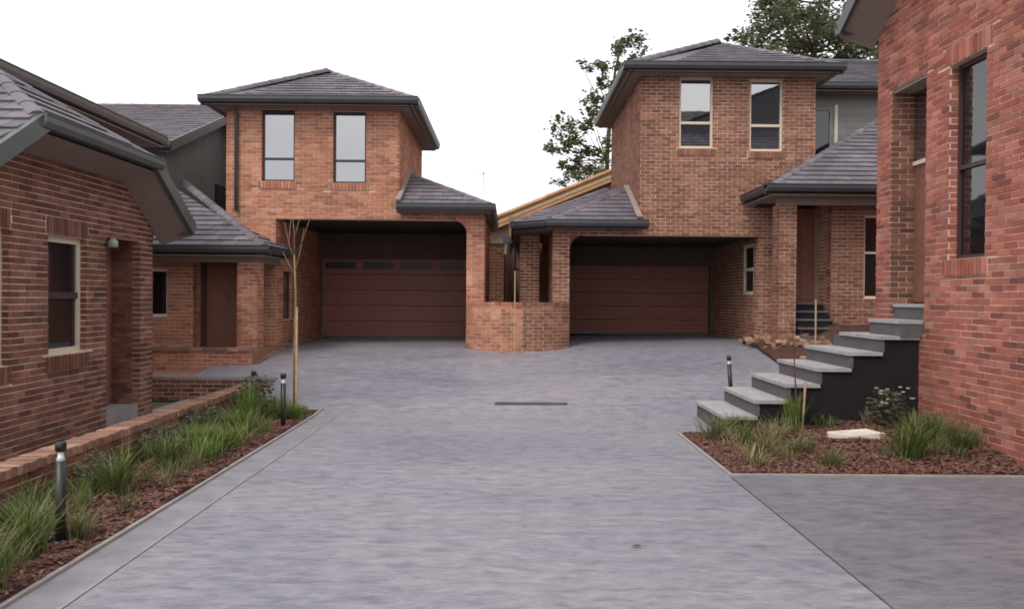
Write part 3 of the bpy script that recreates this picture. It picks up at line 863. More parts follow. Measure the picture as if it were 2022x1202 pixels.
for face, o_, w_ in (('-Y', (5.45, 15.85, .6), .36), ('-X', (5.45, 16.21, .6), .36)):
    wall('porch_pillar', B, PB, frame(o_, face), [rect(0 if face == '-Y' else 0, 0, w_ - (.005 if face == '-X' else 0), pz - .6 - .345)], thick=.05)
wall('entrance_return', B, PB, frame((6.70, 17.05, .5), '-X'), [rect(0, 0, .745, pz - .5 - .2)], thick=.1)
b = MB(); b.box(5.4, 6.8, 17.06, 17.2, 3.75, pz - .2); obj('door_head', b, M['dkframe'], B)
Fp = frame((6.70, 16.3, .5), '-Y')
hpw = (.68, va(1.78), 1.41, va(3.5))
wall('entrance_wall', B, PB, Fp, [rect(0, -.1, 6, pz - .5 - .2)], holes=[hpw], depth=.07)
window(B, Fp, hpw, .07, 'cream', gm='glass_dark', split=.55, bar=.045)
d = MB(); d.box(6.0, 6.60, 16.95, 17.0, 1.66, 3.68); dr = obj('front_door', d, M['door'], B)
for (a, c) in ((1.75, 2.5), (2.58, 3.55)):
    for q in (6.05, 6.33):
        d = MB(); d.box(q, q + .21, 16.935, 16.949, a, c); obj('door_panel', d, M['door'], dr)
d = MB(); d.box(6.605, 6.69, 16.90, 17.02, 1.66, 3.72); obj('door_jamb', d, M['tan'], B)
b = MB(); b.box(5.82, 6.69, 16.6, 17.28, .6, 1.655); obj('porch_slab', b, M['stair_riser'], B)
PB.done(); TB.done()
st = thing('porch_steps', 'flight of black steps up to the right house porch behind the brick pillar', 'stairs', (6.1, 15.8, .8))
for i in range(5):
    zz = .85 + i * .165; y0 = 15.45 + i * .26
    b = MB(); b.box(5.86, 6.62, y0 + .02, 16.75, zz - .10 if i else .4, zz + .125); obj('riser', b, M['stair_side'], st)
    b = MB(); b.box(5.84, 6.64, y0, y0 + .28, zz + .127, zz + .165); obj('tread', b, M['stair_riser'], st)

# ------------------------------------------------------------------ house C: right foreground, red brick gable
C = thing('brick_house', 'tall red brick gable house at the right edge with dark stair window and recessed entry', 'house', (7, 8, 0))
PC = Pieces(C, 'brick', M['brick_c'], 300)
TC = Pieces(C, 'roof_tile', M['tile'], 300)
xc, yc = 5.30, 11.3
FC = frame((xc, yc, -.1), '-X')
vc = lambda z: z + .1
uc = lambda y: yc - y
hole_e = (uc(10.9), vc(1.30), uc(9.98), vc(4.64))
hole_w = (uc(9.47), vc(2.24), uc(8.72), vc(4.57))
sol = (uc(9.47) - .08, vc(4.57), uc(8.72) + .08, vc(4.57) + BL)
sil = (uc(9.47) - .06, vc(2.24) - .20, uc(8.72) + .06, vc(2.24))
CR, CZ = 7.0, 8.28
CG = 1
gz = lambda y: CZ - .56 * abs(y - CR) - .33
polyC = [(0, 0), (11.8, 0), (11.8, vc(gz(-.5))), (4.3, vc(gz(7.0))), (0, vc(gz(11.3)))]
wall('side_wall', C, PC, FC, [polyC], holes=[hole_e, hole_w], soldiers=[sol], sills=[sil], depth={hole_e: .34, hole_w: .13}, mortar='mortar_red', thick=.12)
window(C, FC, hole_w, .13, 'dkframe', gm='glass_dark', split=.47, bar=.05)
b = MB(); b.box(xc + .36, 12, -.5, 11.28, -.1, 5.3); b.box(xc + .121, xc + .36, 4.0, 9.0, -.1, 2.0); b.box(xc + .121, xc + .36, 10.9, 11.28, -.1, 5.2); b.box(xc + .121, xc + .36, 9.5, 9.98, -.1, 5.2)
obj('inner_wall', b, M['brick_c'], C)
b = MB(); b.box(xc + .005, xc + .36, 10.885, 10.9, 1.2, 4.64); obj('recess_return', b, M['mortar'], C)
PC2 = Pieces(C, 'brick', M['brick_d'], 60); lay(PC2, frame((xc, 10.884, -.1), '-Y'), (.0, vc(1.3), .36, vc(4.64))); PC2.done()  # darker brick than the rest of C, recess shade put into its colour
b = MB(); b.box(xc + .02, xc + .36, 9.98, 10.9, 4.6, 4.638); obj('recess_soffit', b, M['soffit'], C)
d = MB(); d.box(xc + .31, xc + .355, 10.02, 10.86, 1.72, 3.6); dr = obj('entry_door', d, M['door'], C)
d = MB(); d.box(xc + .295, xc + .309, 10.12, 10.45, 2.3, 3.5); obj('glass_panel', d, M['glass_dark'], dr)
d = MB(); d.box(xc + .30, xc + .355, 10.02, 10.86, 3.66, 4.58); obj('transom_window', d, M['glass'], C)
d = MB(); d.box(xc + .28, xc + .36, 10.02, 10.86, 3.602, 3.658); obj('transom_bar', d, M['cream'], C)
# gable roof with raked soffit
rz = lambda y: CZ - .56 * abs(y - CR)
rb = MB()
for pts in ([(12, 11.5, rz(11.5)), (4.82, 11.5, rz(11.5)), (4.82, CR, CZ), (12, CR, CZ)], [(4.82, -.7, rz(-.7)), (12, -.7, rz(-.7)), (12, CR, CZ), (4.82, CR, CZ)]):
    bb, F, poly = roof_plane(C, TC, pts); rb.add(bb.v, bb.f)
obj('roof', rb, M['tile'], C)
ridge_caps(C, (4.82, CR, CZ + .03), (12, CR, CZ + .03))
for (ya_, yb_) in ((11.52, CR), (-.72, CR)):
    b = MB(); b.beam((4.80, ya_, rz(ya_) + .03), (4.80, yb_, CZ + .03), .05, .20); obj('barge_board', b, M['gutter'], C)
    s = MB(); s.quad((4.82, ya_, rz(ya_) - .16), (xc + .01, ya_, rz(ya_) - .34), (xc + .01, yb_, CZ - .34), (4.82, yb_, CZ - .16)); obj('soffit', s, M['soffit'], C)
b = MB(); b.add([(4.82, 11.49, rz(11.49) - .03), (4.82, 11.49, rz(11.49) - .2), (xc, 11.49, rz(11.49) - .36), (xc + .3, 11.49, rz(11.49) - .03)], [(0, 1, 2, 3)]); obj('eave_return', b, M['soffit'], C)
gutter(C, (4.79, 11.5, rz(11.5)), (12, 11.5, rz(11.5)), (0, 1, 0))
# unseen gable roof, added to reflect in house B's upper windows
cg = lambda x: 7.33 + (x - 5.2) * .40
rb = MB()
for pts in ([(5.2, 9.0, cg(5.2)), (5.2, -.5, cg(5.2)), (10.6, -.5, cg(10.6)), (10.6, 9.0, cg(10.6))],):
    bb, F, poly = roof_plane(C, TC, pts, tiles=False); rb.add(bb.v, bb.f)
obj('roof', rb, M['tile'], C)
b = MB(); b.add([(5.3, 8.9, 6.0), (12, 8.9, 6.0), (12, 8.9, cg(10.6) - .1), (10.6, 8.9, cg(10.6) - .1), (5.3, 8.9, cg(5.3) - .1)], [(0, 1, 2, 3, 4)]); obj('added_gable', b, M['gutter'], C)
PC.done(); TC.done()

# entry stairs of house C
S = thing('entry_stairs', 'grey treads with charcoal side wall climbing to the right brick house entry', 'stairs', (4, 10.8, 0))
TX, RZ, Y0, Y1 = .40, .208, 10.06, 11.55
side = [(2.81, -.15)]
for i in range(6):
    x0, zt = 2.79 + TX * i, .244 + RZ * i
    x1 = x0 + TX if i < 5 else xc
    b = MB(); b.box(x0 - .025, x1 + .02 if i < 5 else x1 - .012, Y0 - .02, Y1 if i < 5 else 11.28, zt - .045, zt); obj('tread', b, M['stair_top'], S)
    b = MB(); b.box(x0 + .002, x0 + .05, Y0 + .005, Y1 - .01, zt - RZ + .001 if i else -.1, zt - .047); obj('riser', b, M['stair_riser'], S)
    b = MB(); b.box(x0 + .052, (x1 + .05 if i < 5 else x1 - .012), Y0 + .02, Y1 - .02, -.12, zt - .048)
    obj('side_panel', b, M['stair_side'], S)
for k, (xx, zt) in enumerate(((5.0, 1.49), (5.33, 1.70))):
    y0_, y1_ = (10.0, 10.88) if k == 0 else (10.0, 10.88)
    b = MB(); b.box(xx, 5.6, y0_, y1_, zt - .045, zt); obj('tread', b, M['stair_top'], S)
    b = MB(); b.box(xx + .02, 5.6, y0_ + .01, y1_ - .01, zt - .21, zt - .046); obj('riser', b, M['stair_riser'], S)

# ------------------------------------------------------------------ house D: left foreground, clipped gable
D = thing('brick_house', 'dark red brick house at the left edge with clipped gable and cream-framed window', 'house', (-8, 9.5, 0))
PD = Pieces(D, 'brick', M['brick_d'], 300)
TD = Pieces(D, 'roof_tile', M['tile'], 300)
xd = -5.48
FDm = frame((xd, 7.0, -.1), '+X')
ud = lambda y: y - 7.0
dz = lambda y: 4.5 - .63 * abs(y - 9.77)
top_y = lambda z: z
win1 = (ud(9.36), vc(1.0), ud(10.2), vc(2.45)); win0 = (ud(7.75), vc(.95), ud(8.62), vc(2.45))
alc = (ud(10.72), vc(-.1), ud(11.70), vc(2.53))
zc = 3.63 - .29
polyD = [(0, 0), (ud(12.1), 0), (ud(12.1), vc(dz(12.1) - .30)), (ud(11.15), vc(zc)), (ud(8.38), vc(zc)), (0, vc(dz(7.0) - .30))]
sols = [(w[0] - .05, w[3], w[2] + .05, w[3] + BL) for w in (win1, win0)]
sils = [(w[0] - .03, w[1] - .2, w[2] + .03, w[1]) for w in (win1, win0)]
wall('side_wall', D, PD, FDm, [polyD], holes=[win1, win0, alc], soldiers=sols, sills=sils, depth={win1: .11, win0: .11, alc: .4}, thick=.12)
window(D, FDm, win1, .09, 'cream', gm='glass_dark', split=.5, bar=.075, rail='dkframe')
window(D, FDm, win0, .09, 'cream', gm='glass_dark', split=.5, bar=.075, rail='dkframe')
b = MB(); b.box(-12, xd - .42, 7.0, 12.05, -.1, 2.6); b.box(xd - .42, xd - .121, 11.7, 12.05, -.1, 2.6); b.box(xd - .42, xd - .121, 10.35, 10.72, -.1, 2.6); obj('inner_wall', b, M['brick_d'], D)
lay(PD, frame((xd - .42, 11.7, -.1), '-Y'), (0, 0, .42, vc(2.53)))
wall('end_wall', D, PD, frame((-9, 12.1, -.1), '+Y'), [rect(-3.5, 0, -.0, 2.7)], thick=.05, bricks=False)
b = MB(); b.box(xd - .415, xd - .36, 10.76, 11.5, .12, 2.1); obj('entry_door', b, M['door'], D)
b = MB(); b.box(xd - .41, xd - .02, 10.74, 11.69, -.1, .12); obj('door_step', b, M['path'], D)
b = MB(); b.tube([(xd + .0, 10.70, 2.42), (xd + .10, 10.70, 2.42)], .03, 8); wlp = obj('wall_light', b, M['gutter_green'], D, smooth=True)
b = MB(); b.tube([(xd + .10, 10.70, 2.50), (xd + .10, 10.70, 2.46), (xd + .10, 10.70, 2.38)], [.03, .065, .065], 12); obj('lamp_shade', b, M['lamp_green'], wlp, smooth=True)
# roof with clipped end
xe = -5.0; ap = (-6.40, 9.77, 4.5)
rb = MB()
for pts in ([(xe, 8.38, 3.63), (xe, 11.15, 3.63), ap], [(-14, 12.4, dz(12.4)), (-14 + 0, 12.4, dz(12.4))] and [(xe, 12.4, dz(12.4)), (-14, 12.4, dz(12.4)), (-14, 9.77, 4.5), ap, (xe, 11.15, 3.63)],
            [(-14, 6.9, dz(6.9)), (xe, 6.9, dz(6.9)), (xe, 8.38, 3.63), ap, (-14, 9.77, 4.5)]):
    bb, F, poly = roof_plane(D, TD, pts); rb.add(bb.v, bb.f)
obj('roof', rb, M['tile'], D)
up3 = V((0, 0, .03))
ridge_caps(D, V((xe, 8.38, 3.63)) + up3, V(ap) + up3); ridge_caps(D, V((xe, 11.15, 3.63)) + up3, V(ap) + up3); ridge_caps(D, V((-14, 9.77, 4.5)) + up3, V(ap) + up3)
gutter(D, (xe, 8.33, 3.63), (xe, 11.2, 3.63), (1, 0, 0), m='gutter_green', w=.11)
for (p, q) in (((xe + .03, 11.15, 3.66), (xe + .03, 12.45, dz(12.45) + .03)), ((xe + .03, 8.38, 3.66), (xe + .03, 6.85, dz(6.85) + .03))):
    b = MB(); b.beam(p, q, .07, .19); obj('barge_board', b, M['gutter_green'], D)
s = MB()
s.quad((xe, 8.38, 3.47), (xe, 11.15, 3.47), (xd - .01, 11.15, zc - .01), (xd - .01, 8.38, zc - .01))
s.quad((xe, 11.15, 3.47), (xe, 12.42, dz(12.42) - .16), (xd - .01, 12.42, dz(12.42) - .31), (xd - .01, 11.15, zc - .01))
s.quad((xe, 8.38, 3.47), (xd - .01, 8.38, zc - .01), (xd - .01, 6.85, dz(6.85) - .31), (xe, 6.85, dz(6.85) - .16))
obj('soffit', s, M['soffit'], D)
b = MB(); b.add([(xe, 12.4, dz(12.4)), (xd, 12.4, dz(12.4)), (xd, 12.4, dz(12.4) - .30), (xe, 12.4, dz(12.4) - .16)], [(0, 1, 2, 3)]); obj('eave_return', b, M['soffit'], D)
gutter(D, (xe, 12.4, dz(12.4)), (-14, 12.4, dz(12.4)), (0, 1, 0), m='gutter_green')
# upper storey set back behind
uz = 4.72; ux = -6.6
rb = MB(); bb, F, poly = roof_plane(D, TD, [(ux, 9.2, uz), (ux, 15.0, uz), (ux - 2.9, 12.1, uz + 2.9 * .45)]); rb.add(bb.v, bb.f)
for pts in ([(-14, 9.2, uz), (ux, 9.2, uz), (ux - 2.9, 12.1, uz + 2.9 * .45), (-14, 12.1, uz + 2.9 * .45)], [(ux, 15.0, uz), (-14, 15.0, uz), (-14, 12.1, uz + 2.9 * .45), (ux - 2.9, 12.1, uz + 2.9 * .45)]):
    bb, F, poly = roof_plane(D, TD, pts, tiles=False); rb.add(bb.v, bb.f)
obj('roof', rb, M['tile'], D)
gutter(D, (ux, 9.2, uz), (ux, 15.05, uz), (1, 0, 0), m='eave_grey', w=.08); gutter(D, (ux, 15, uz), (-14, 15, uz), (0, 1, 0))
b = MB(); b.box(-14, ux, 9.2, 15, uz - .18, uz - .16); obj('soffit', b, M['soffit'], D)
b = MB(); b.box(-14, ux - .5, 9.7, 14.5, 2.5, uz - .19); obj('upper_wall', b, M['brick_d'], D)
PD.done(); TD.done()

# ------------------------------------------------------------------ house E and the yard between the garages
E = thing('distant_house', 'orange-roofed house peeping between the two garages', 'house', (2, 28, 0))
b = MB(); e = lambda x: 4.28 + (x + .75) * .415
for pts in ([(-.8, 27, e(-.8)), (-.8, 40, e(-.8)), (6, 40, e(6)), (6, 27, e(6))],):
    b.prism([(0, 0), (1, 0), (1, 1), (0, 1)], (V(pts[0]), V(pts[3]) - V(pts[0]), V(pts[1]) - V(pts[0]), V((0, 0, 1))), -.05, 0)
obj('roof', b, M['tile_orange'], E)
for k in range(3):
    b = MB(); o_ = k * .14
    b.beam((-.8, 26.96 - k * .05, e(-.8) + .06 - o_), (5, 26.96 - k * .05, e(5) + .06 - o_), .06, .10)
    obj('barge_board', b, M['tile_orange' if k == 2 else 'stake'], E)
n = 9
ridge_caps(E, (-.8, 26.98, e(-.8) + .10), (5, 26.98, e(5) + .10), m='tile_orange', r=.11, step=.45)
b = MB(); b.add([(-.7, 27.1, 0), (6, 27.1, 0), (6, 27.1, e(6) - .2), (-.7, 27.1, e(-.7) - .2), (-.7, 27.3, 0), (6, 27.3, 0), (6, 27.3, e(6) - .2), (-.7, 27.3, e(-.7) - .2)], [(0, 1, 2, 3), (7, 6, 5, 4), (3, 2, 6, 7), (0, 3, 7, 4)]); obj('gable_wall', b, M['tan'], E)

fn = thing('paling_fence', 'brown paling fence closing the gap between the two garages', 'fence', (-.2, 22.5, .7))
for i in range(7):
    q = MB(); x0 = -.53 + i * .095; q.box(x0, x0 + .088, 22.3 + (i % 2) * .012, 22.32 + (i % 2) * .012, .55, 2.95 + rnd.uniform(-.02, .02)); obj('paling', q, M['fence'], fn)
b = MB(); b.box(.14, .22, 22.25, 22.34, .55, 3.3); obj('post', b, M['dkframe'], fn)
b = MB(); b.box(-.53, .9, 22.34, 22.38, 1.0, 1.07); b.box(-.53, .9, 22.34, 22.38, 2.5, 2.57); obj('rail', b, M['fence'], fn)
wl_ = thing('tan_wall', 'tan rendered wall behind the gap with a dark rainwater head and downpipe', 'wall', (.4, 23, .7))
b = MB(); b.box(.0, .97, 23.0, 23.15, .5, 4.1); obj('wall_face', b, M['tan'], wl_)
b = MB(); b.box(-.17, .17, 22.86, 22.99, 3.3, 3.52); obj('rainwater_head', b, M['gutter'], wl_)
b = MB(); b.tube([(0, 22.93, 3.3), (0, 22.93, .6)], .06, 8); obj('downpipe', b, M['gutter'], wl_)

for lab_, x0p, x1p, yp, mk_, zt in (('brown brick pier behind the right half of the low curved wall', .27, .72, 18.6, 'brick_b', 3.22), ('red brick pier behind the left half of the low curved wall', -.47, -.13, 19.2, 'brick_a', 3.0)):
    pr = thing('brick_pier', lab_, 'pier', ((x0p + x1p) / 2, yp + .1, .6)); PP = Pieces(pr, 'brick', M[mk_], 120)
    for face, o_, w_ in (('-Y', (x0p, yp, .6), x1p - x0p), ('+X', (x1p, yp, .6), .34), ('-X', (x0p, yp + .34, .6), .34)):
        wall('pier_core', pr, PP, frame(o_, face), [rect(0 if face == '-Y' else .004, 0, w_ - (0 if face == '-Y' else .004), zt - .6)], thick=.05)
    b = MB(); b.box(x0p - .03, x1p + .03, yp - .03, yp + .37, zt + .001, zt + .06); obj('cap', b, M['gutter'], pr); PP.done()
# low splayed brick wall between the garages
W = thing('garden_wall', 'low curved brick wall between the two garage pillars', 'wall', (.2, 16.8, .55))
PW = Pieces(W, 'brick', M['brick_a'], 150); PW2 = Pieces(W, 'brick', M['brick_b'], 150)
cx_, x0_, x1_ = .2, -.90, 1.33
def arc(t):
    x = x0_ + (x1_ - x0_) * t
    return V((x, 17.10 - .52 * (1 - (2 * t - 1) ** 2) ** .8 - .04 * t, .45))
fine = [arc(k / 400) for k in range(401)]
pp, acc = [fine[0]], 0
for p, q in zip(fine[:-1], fine[1:]):
    acc += (q - p).length
    if acc >= BL: pp.append(q); acc = 0
pp.append(fine[-1])
for k, (p, q) in enumerate(zip(pp[:-1], pp[1:])):
    L = (q - p).length; u = (q - p).normalized(); n = V((u.y, -u.x, 0)); left = p.x < .1
    b = MB(); F = (p, u, V((0, 0, 1)), n); b.prism(rect(0, 0, L, 1.12), F, -.22, 0); obj('wall_core', b, M['mortar'], W)
    if L > .03:
        for row in range(15):
            for (a, c) in (((0, L),) if row % 2 == 0 else ((0, L / 2), (L / 2, L))):
                h0 = J / 2 if (row % 2 == 0 or a > 0) else 0; h1 = J / 2 if (row % 2 == 0 or a == 0) else 0
                (PW if left else PW2).put(rect(a + h0, row * BH + J / 2, c - h1, (row + 1) * BH - J / 2), F, None, None, -.004, .008, jitter=rnd.uniform(-.002, .002))
        for m_ in range(3):
            c = MB(); c.prism(rect(m_ * L / 3 + .003, 1.127, (m_ + 1) * L / 3 - .003, 1.185), F, -.24, .012); obj('coping_brick', c, M['brick_a' if left else 'brick_b'], W)
PW.done(); PW2.done()
RW = thing('retaining_wall', 'short dark brick wall holding up the drive edge beyond the left bed', 'wall', (-6, 14, -.1))
PR = Pieces(RW, 'brick', M['brick_d'], 300)
wall('wall_core', RW, PR, frame((-8.5, 13.985, -.14), '-Y'), [rect(0, 0, 4.4, 5 * BH)], thick=.2)
b = MB(); b.box(-8.5, -4.1, 13.965, 14.012, .237, .292); obj('edge_lip', b, M['kerb_edge'], RW)
PR.done()

# ------------------------------------------------------------------ left retaining wall
LW = thing('retaining_wall', 'low brick retaining wall with pinkish coping behind the left garden bed', 'wall', (-3.98, 8, 0))
PL = Pieces(LW, 'brick', M['brick_d'], 300)
Fl = frame((-3.88, 1.5, -.14), '+X')
wall('wall_core', LW, PL, Fl, [rect(0, 0, 10.8, 6 * BH)], thick=.2)
PL.done()
n = 138; me = None
for i in range(n):
    y = 1.5 + i * .0783; c = MB()
    if me is None:
        c.box(-.12, .12, .004, .073, 0, .075); me = [c.mesh('coping_brick', M['brick_cap'])]
    o = bpy.data.objects.new('coping_brick', me[0]); link(o, LW); o.location = (-3.98 + rnd.uniform(-.008, .008), y, .311 + rnd.uniform(-.006, .006)); o.rotation_euler = (rnd.uniform(-.02, .02), rnd.uniform(-.03, .03), rnd.uniform(-.02, .02))

# ------------------------------------------------------------------ small things
def bollard(x, y, z, label, tilt=0.0, h=.71):
    t = thing('bollard_light', label, 'bollard light', (x, y, z), 'black bollard lights in the garden beds'); r = .033
    t.rotation_euler = (0, tilt, 0)
    def part(name, pts, rad, m):
        b = MB(); b.tube(pts, rad, 16); o = bpy.data.objects.new(name, b.mesh(name, M[m], True)); col.objects.link(o); o.parent = t
    part('post', [(0, 0, -.1), (0, 0, h - .13)], r, 'blk')
    part('lens', [(0, 0, h - .13), (0, 0, h - .10), (0, 0, h - .07)], [r * .9, r * .6, r * .5], 'lens')
    part('cap', [(0, 0, h - .07), (0, 0, h - .065), (0, 0, h - .01), (0, 0, h)], [r * .6, r * 1.1, r * 1.1, r * .8], 'blk')
    part('base_plate', [(0, 0, -.02), (0, 0, .03)], r * 1.7, 'blk')
bollard(-3.08, 5.42, .02, 'black bollard light nearest the camera in the left bed')
bollard(-2.93, 10.25, .02, 'black bollard light beside the staked sapling in the left bed')
bollard(-3.72, 11.5, .02, 'black bollard light half hidden by the shrub at the retaining wall end', h=.62)
bollard(3.57, 12.5, g(3.57, 12.5), 'leaning black bollard light behind the grey entry stairs', tilt=R(-4))

dr = thing('drain_grate', 'narrow steel drain grate set in the drive', 'drain', (.35, 12.3, g(.35, 12.3)))
fz = lambda y: g(.35, y) + .004
b = MB()
for (x0, x1, y0, y1) in ((-.20, .93, 12.20, 12.215), (-.20, .93, 12.335, 12.35), (-.20, -.18, 12.215, 12.335), (.91, .93, 12.215, 12.335)): b.box(x0, x1, y0, y1, fz(12.28) - .03, fz(12.28) + .012)
obj('frame', b, M['steel'], dr)
for i in range(28):
    b = MB(); x0 = -.175 + i * .039; b.box(x0, x0 + .018, 12.216, 12.334, fz(12.28) - .02, fz(12.28) + .008); obj('bar', b, M['steel'], dr)
b = MB(); b.box(-.18, .91, 12.216, 12.334, fz(12.28) - .016, fz(12.28) - .004); obj('sump', b, M['blk'], dr)

def blade_tuft(seed, n, h, spread, w, bend=.6):
    r = random.Random(seed); b = MB()
    for _ in range(n):
        a = r.uniform(0, 6.283); L = h * r.uniform(.55, 1.1); out = spread * r.uniform(.15, 1.0); bd = bend * r.uniform(.3, 1.2)
        p0 = V((r.gauss(0, .05), r.gauss(0, .05), -.03)); d = V((math.cos(a), math.sin(a), 0)); s = V((-d.y, d.x, 0)) * w * r.uniform(.6, 1.2)
        pts = []
        for t in (0, .3, .62, .85, 1):
            z = L * (t - bd * .45 * t ** 3); pts.append(p0 + d * out * t ** 1.6 + V((0, 0, z)))
        ws = (.8, 1, .85, .55, .03)
        vs = []
        for p, k in zip(pts, ws): vs += [p - s * k * .5, p + s * k * .5]
        b.add(vs, [(2 * i, 2 * i + 1, 2 * i + 3, 2 * i + 2) for i in range(4)])
    return b
def leafy(seed, n, h, rad, size):
    r = random.Random(seed); b = MB()
    for _ in range(n):
        while True:
            p = V((r.uniform(-1, 1), r.uniform(-1, 1), r.uniform(-1, 1)))
            if .25 < p.length < 1: break
        c = V((p.x * rad, p.y * rad, h * .5 + p.z * h * .5))
        q = Matrix.Rotation(r.uniform(0, 6.28), 3, 'Z') @ Matrix.Rotation(r.uniform(-1.2, 1.2), 3, 'X')
        L, W = size * r.uniform(.6, 1.3), size * r.uniform(.22, .42)
        b.add([c + q @ V(k) for k in ((-L * .5, 0, 0), (0, -W, .1 * L), (L * .5, 0, 0), (0, W, .1 * L))], [(0, 1, 2, 3)])
    return b
def gp(px, py):
    """point of the level ground seen at that place of the picture"""
    y = 1550 * EYE / (py - 586); return ((px - 1004) / 1550 * y, y)
tm = {k: blade_tuft(*a).mesh('grass_tuft', M[m]) for k, a, m in (
    ('a', (1, 170, .42, .36, .0095), 'grass'), ('b', (2, 130, .48, .38, .013), 'grass'), ('c', (3, 190, .36, .32, .008), 'grass_b'), ('d', (4, 150, .34, .32, .008), 'grass_y'), ('e', (5, 150, .55, .28, .010, .35), 'grass_b'))}
def tuft(k, x, y, z, s, label, group=None, name='grass_tuft', cat='grass tuft'):
    o = bpy.data.objects.new(name, tm[k]); col.objects.link(o); o.location = (x, y, z); o.scale = (s, s, s * rnd.uniform(.9, 1.1)); o.rotation_euler = (0, 0, rnd.uniform(0, 6.28))
    return tag(o, label, cat, group)
bedg = {'a': (1, 150, .42, .36, .0095), 'c': (3, 180, .36, .34, .008), 'd': (4, 110, .36, .42, .006), 'f': (6, 90, .50, .50, .006)}
rg = random.Random(21)
gm = {k: MB() for k in ('grass', 'grass_b', 'grass_y', 'dry')}
for i in range(130):
    y = 3.0 + 8.7 * rg.random(); x = -3.78 + .80 * rg.random() ** 1.25
    if (x > -3.25 and y < 6.5 and rg.random() < .75) or (x > -3.2 and rg.random() < .4): continue
    k = rg.choice('aadff' if y < 8 else 'ccfcad'); n0 = blade_tuft(100 + i, int(bedg[k][1] * rg.uniform(.35, .8)), *bedg[k][2:])
    q = rg.uniform(.75, 1.1) * (.72 if y < 7.5 else 1.0); mk = rg.choice({'a': ['grass', 'grass', 'grass_y'], 'c': ['grass_b', 'grass', 'grass_b'], 'd': ['grass_y', 'dry'], 'f': ['grass', 'grass_b', 'grass_y']}[k])
    gm[mk].add([(x + p[0] * q, y + p[1] * q, soil_l(x, y) + p[2] * q) for p in n0.v], n0.f)
for mk, mb_ in gm.items(): obj('bed_grass', mb_, M[mk], kind='stuff')
for px, py_, k, s, lab in ((15, 1195, 'a', 1.1, 'dark strappy grass tuft at the bottom left corner of the picture'), (60, 1120, 'b', .95, 'coarse dark tuft on the camera side of the nearest bollard'),
                           (150, 1075, 'd', .85, 'olive drooping tuft just beyond the nearest bollard by the kerb'), (235, 985, 'b', 1.0, 'coarse dark tuft standing alone in the mulch beyond the nearest bollard'),
                           (335, 940, 'a', 1.0, 'broad dark tuft midway along the left bed against the wall'), (395, 905, 'c', 1.15, 'bright fine tuft in the thick of the left bed grass'),
                           (455, 868, 'c', 1.2, 'bright green mound of grass before the dull shrub'), (495, 842, 'e', 1.0, 'tall upright bright tuft beside the half-hidden bollard')):
    x, y = gp(px, py_); x = max(-3.72, min(-2.98, x)); tuft(k, x, y, soil_l(x, y), s, lab)
for px, py_, s, lab in ((552, 835, .75, 'short bright tuft left of the staked sapling foot'), (585, 834, .7, 'short bright tuft right at the staked sapling foot'), (600, 826, .5, 'tiny grass tuft in the far kerb corner of the left bed')):
    x, y = gp(px, py_); tuft('c', max(-3.7, min(-2.9, x)), min(y, 11.6), .04, s, lab)
sh = leafy(11, 420, .62, .26, .075).mesh('shrub', M['shrub'])
def shrub(x, y, z, s, label, m=None):
    o = bpy.data.objects.new('shrub', m or sh); col.objects.link(o); o.location = (x, y, z); o.scale = (s, s, s); o.rotation_euler = (0, 0, rnd.uniform(0, 6)); return tag(o, label, 'shrub')
shrub(-3.52, 11.0, .03, 1.0, 'dull purplish shrub at the far end of the left bed beside the wall')
sh2 = leafy(12, 260, .36, .26, .06).mesh('shrub', M['shrub'])
shrub(-3.62, 8.3, .03, 1.0, 'low grey-green shrub leaning on the retaining wall midway along the left bed', sh2)
shrub(-3.65, 9.5, .03, 1.1, 'dull shrub spilling over the retaining wall coping near the alcove', sh2)
shrub(-3.62, 7.0, .03, .9, 'small dark shrub below the coping behind the nearest bollard', sh2)
# right bed
for k, px, py_, s, lab in (('d', 1412, 868, 1.15, 'pale olive spiky grass tuft in front of the lowest grey stair'), ('a', 1470, 878, .8, 'low green tuft second from the left corner of the right bed'), ('d', 1515, 905, .95, 'olive grass tuft left of the thin sapling in the right bed'),
                           ('d', 1645, 922, .85, 'olive tuft in front of the cream flat stone'), ('b', 1800, 912, 1.25, 'large dark strappy tuft beside the red brick wall'), ('a', 1845, 895, 1.0, 'upright green tuft tight against the red brick wall corner'),
                           ('d', 1980, 900, 1.0, 'yellow-green tuft at the far right edge of the right bed'), ('e', 1533, 842, .95, 'narrow upright green plant against the charcoal stair side'), ('a', 1440, 852, .8, 'small green tuft beside the bottom stair corner'),
                           ('b', 1900, 905, .55, 'small dark low tuft in the mulch below the red brick wall'), ('d', 1580, 900, .6, 'small dry tuft just right of the thin sapling')):
    x, y = gp(px, py_); x = min(x, 5.1); y = min(y, 9.95); tuft(k, x, y, soil_r(x, y), s, lab)
rg = random.Random(33); gr = {k: MB() for k in ('grass', 'grass_y', 'dry')}
for i in range(64):
    x = rg.uniform(2.5, 5.2); y = rg.uniform(7.95, 9.95)
    if y < 8.6 + (x - 2.5) * .05 and rg.random() < .55: continue
    if abs(x - 4.06) < .55 and 8.5 < y < 9.75: continue
    n0 = blade_tuft(300 + i, 60, rg.uniform(.16, .32), .26, .0075); mk = rg.choice(['grass', 'grass_y', 'grass_y', 'dry'])
    gr[mk].add([(x + p[0], y + p[1], soil_r(x, y) + p[2]) for p in n0.v], n0.f)
for mk, mb_ in gr.items(): obj('bed_grass', mb_, M[mk], kind='stuff')
x, y = gp(1755, 868)
shrub(x, y, soil_r(x, y), 1.0, 'dark bushy shrub with pale flowers at the foot of the charcoal stair side', leafy(15, 380, .48, .24, .07).mesh('shrub', M['shrub']))
fl = MB(); r5 = random.Random(5)
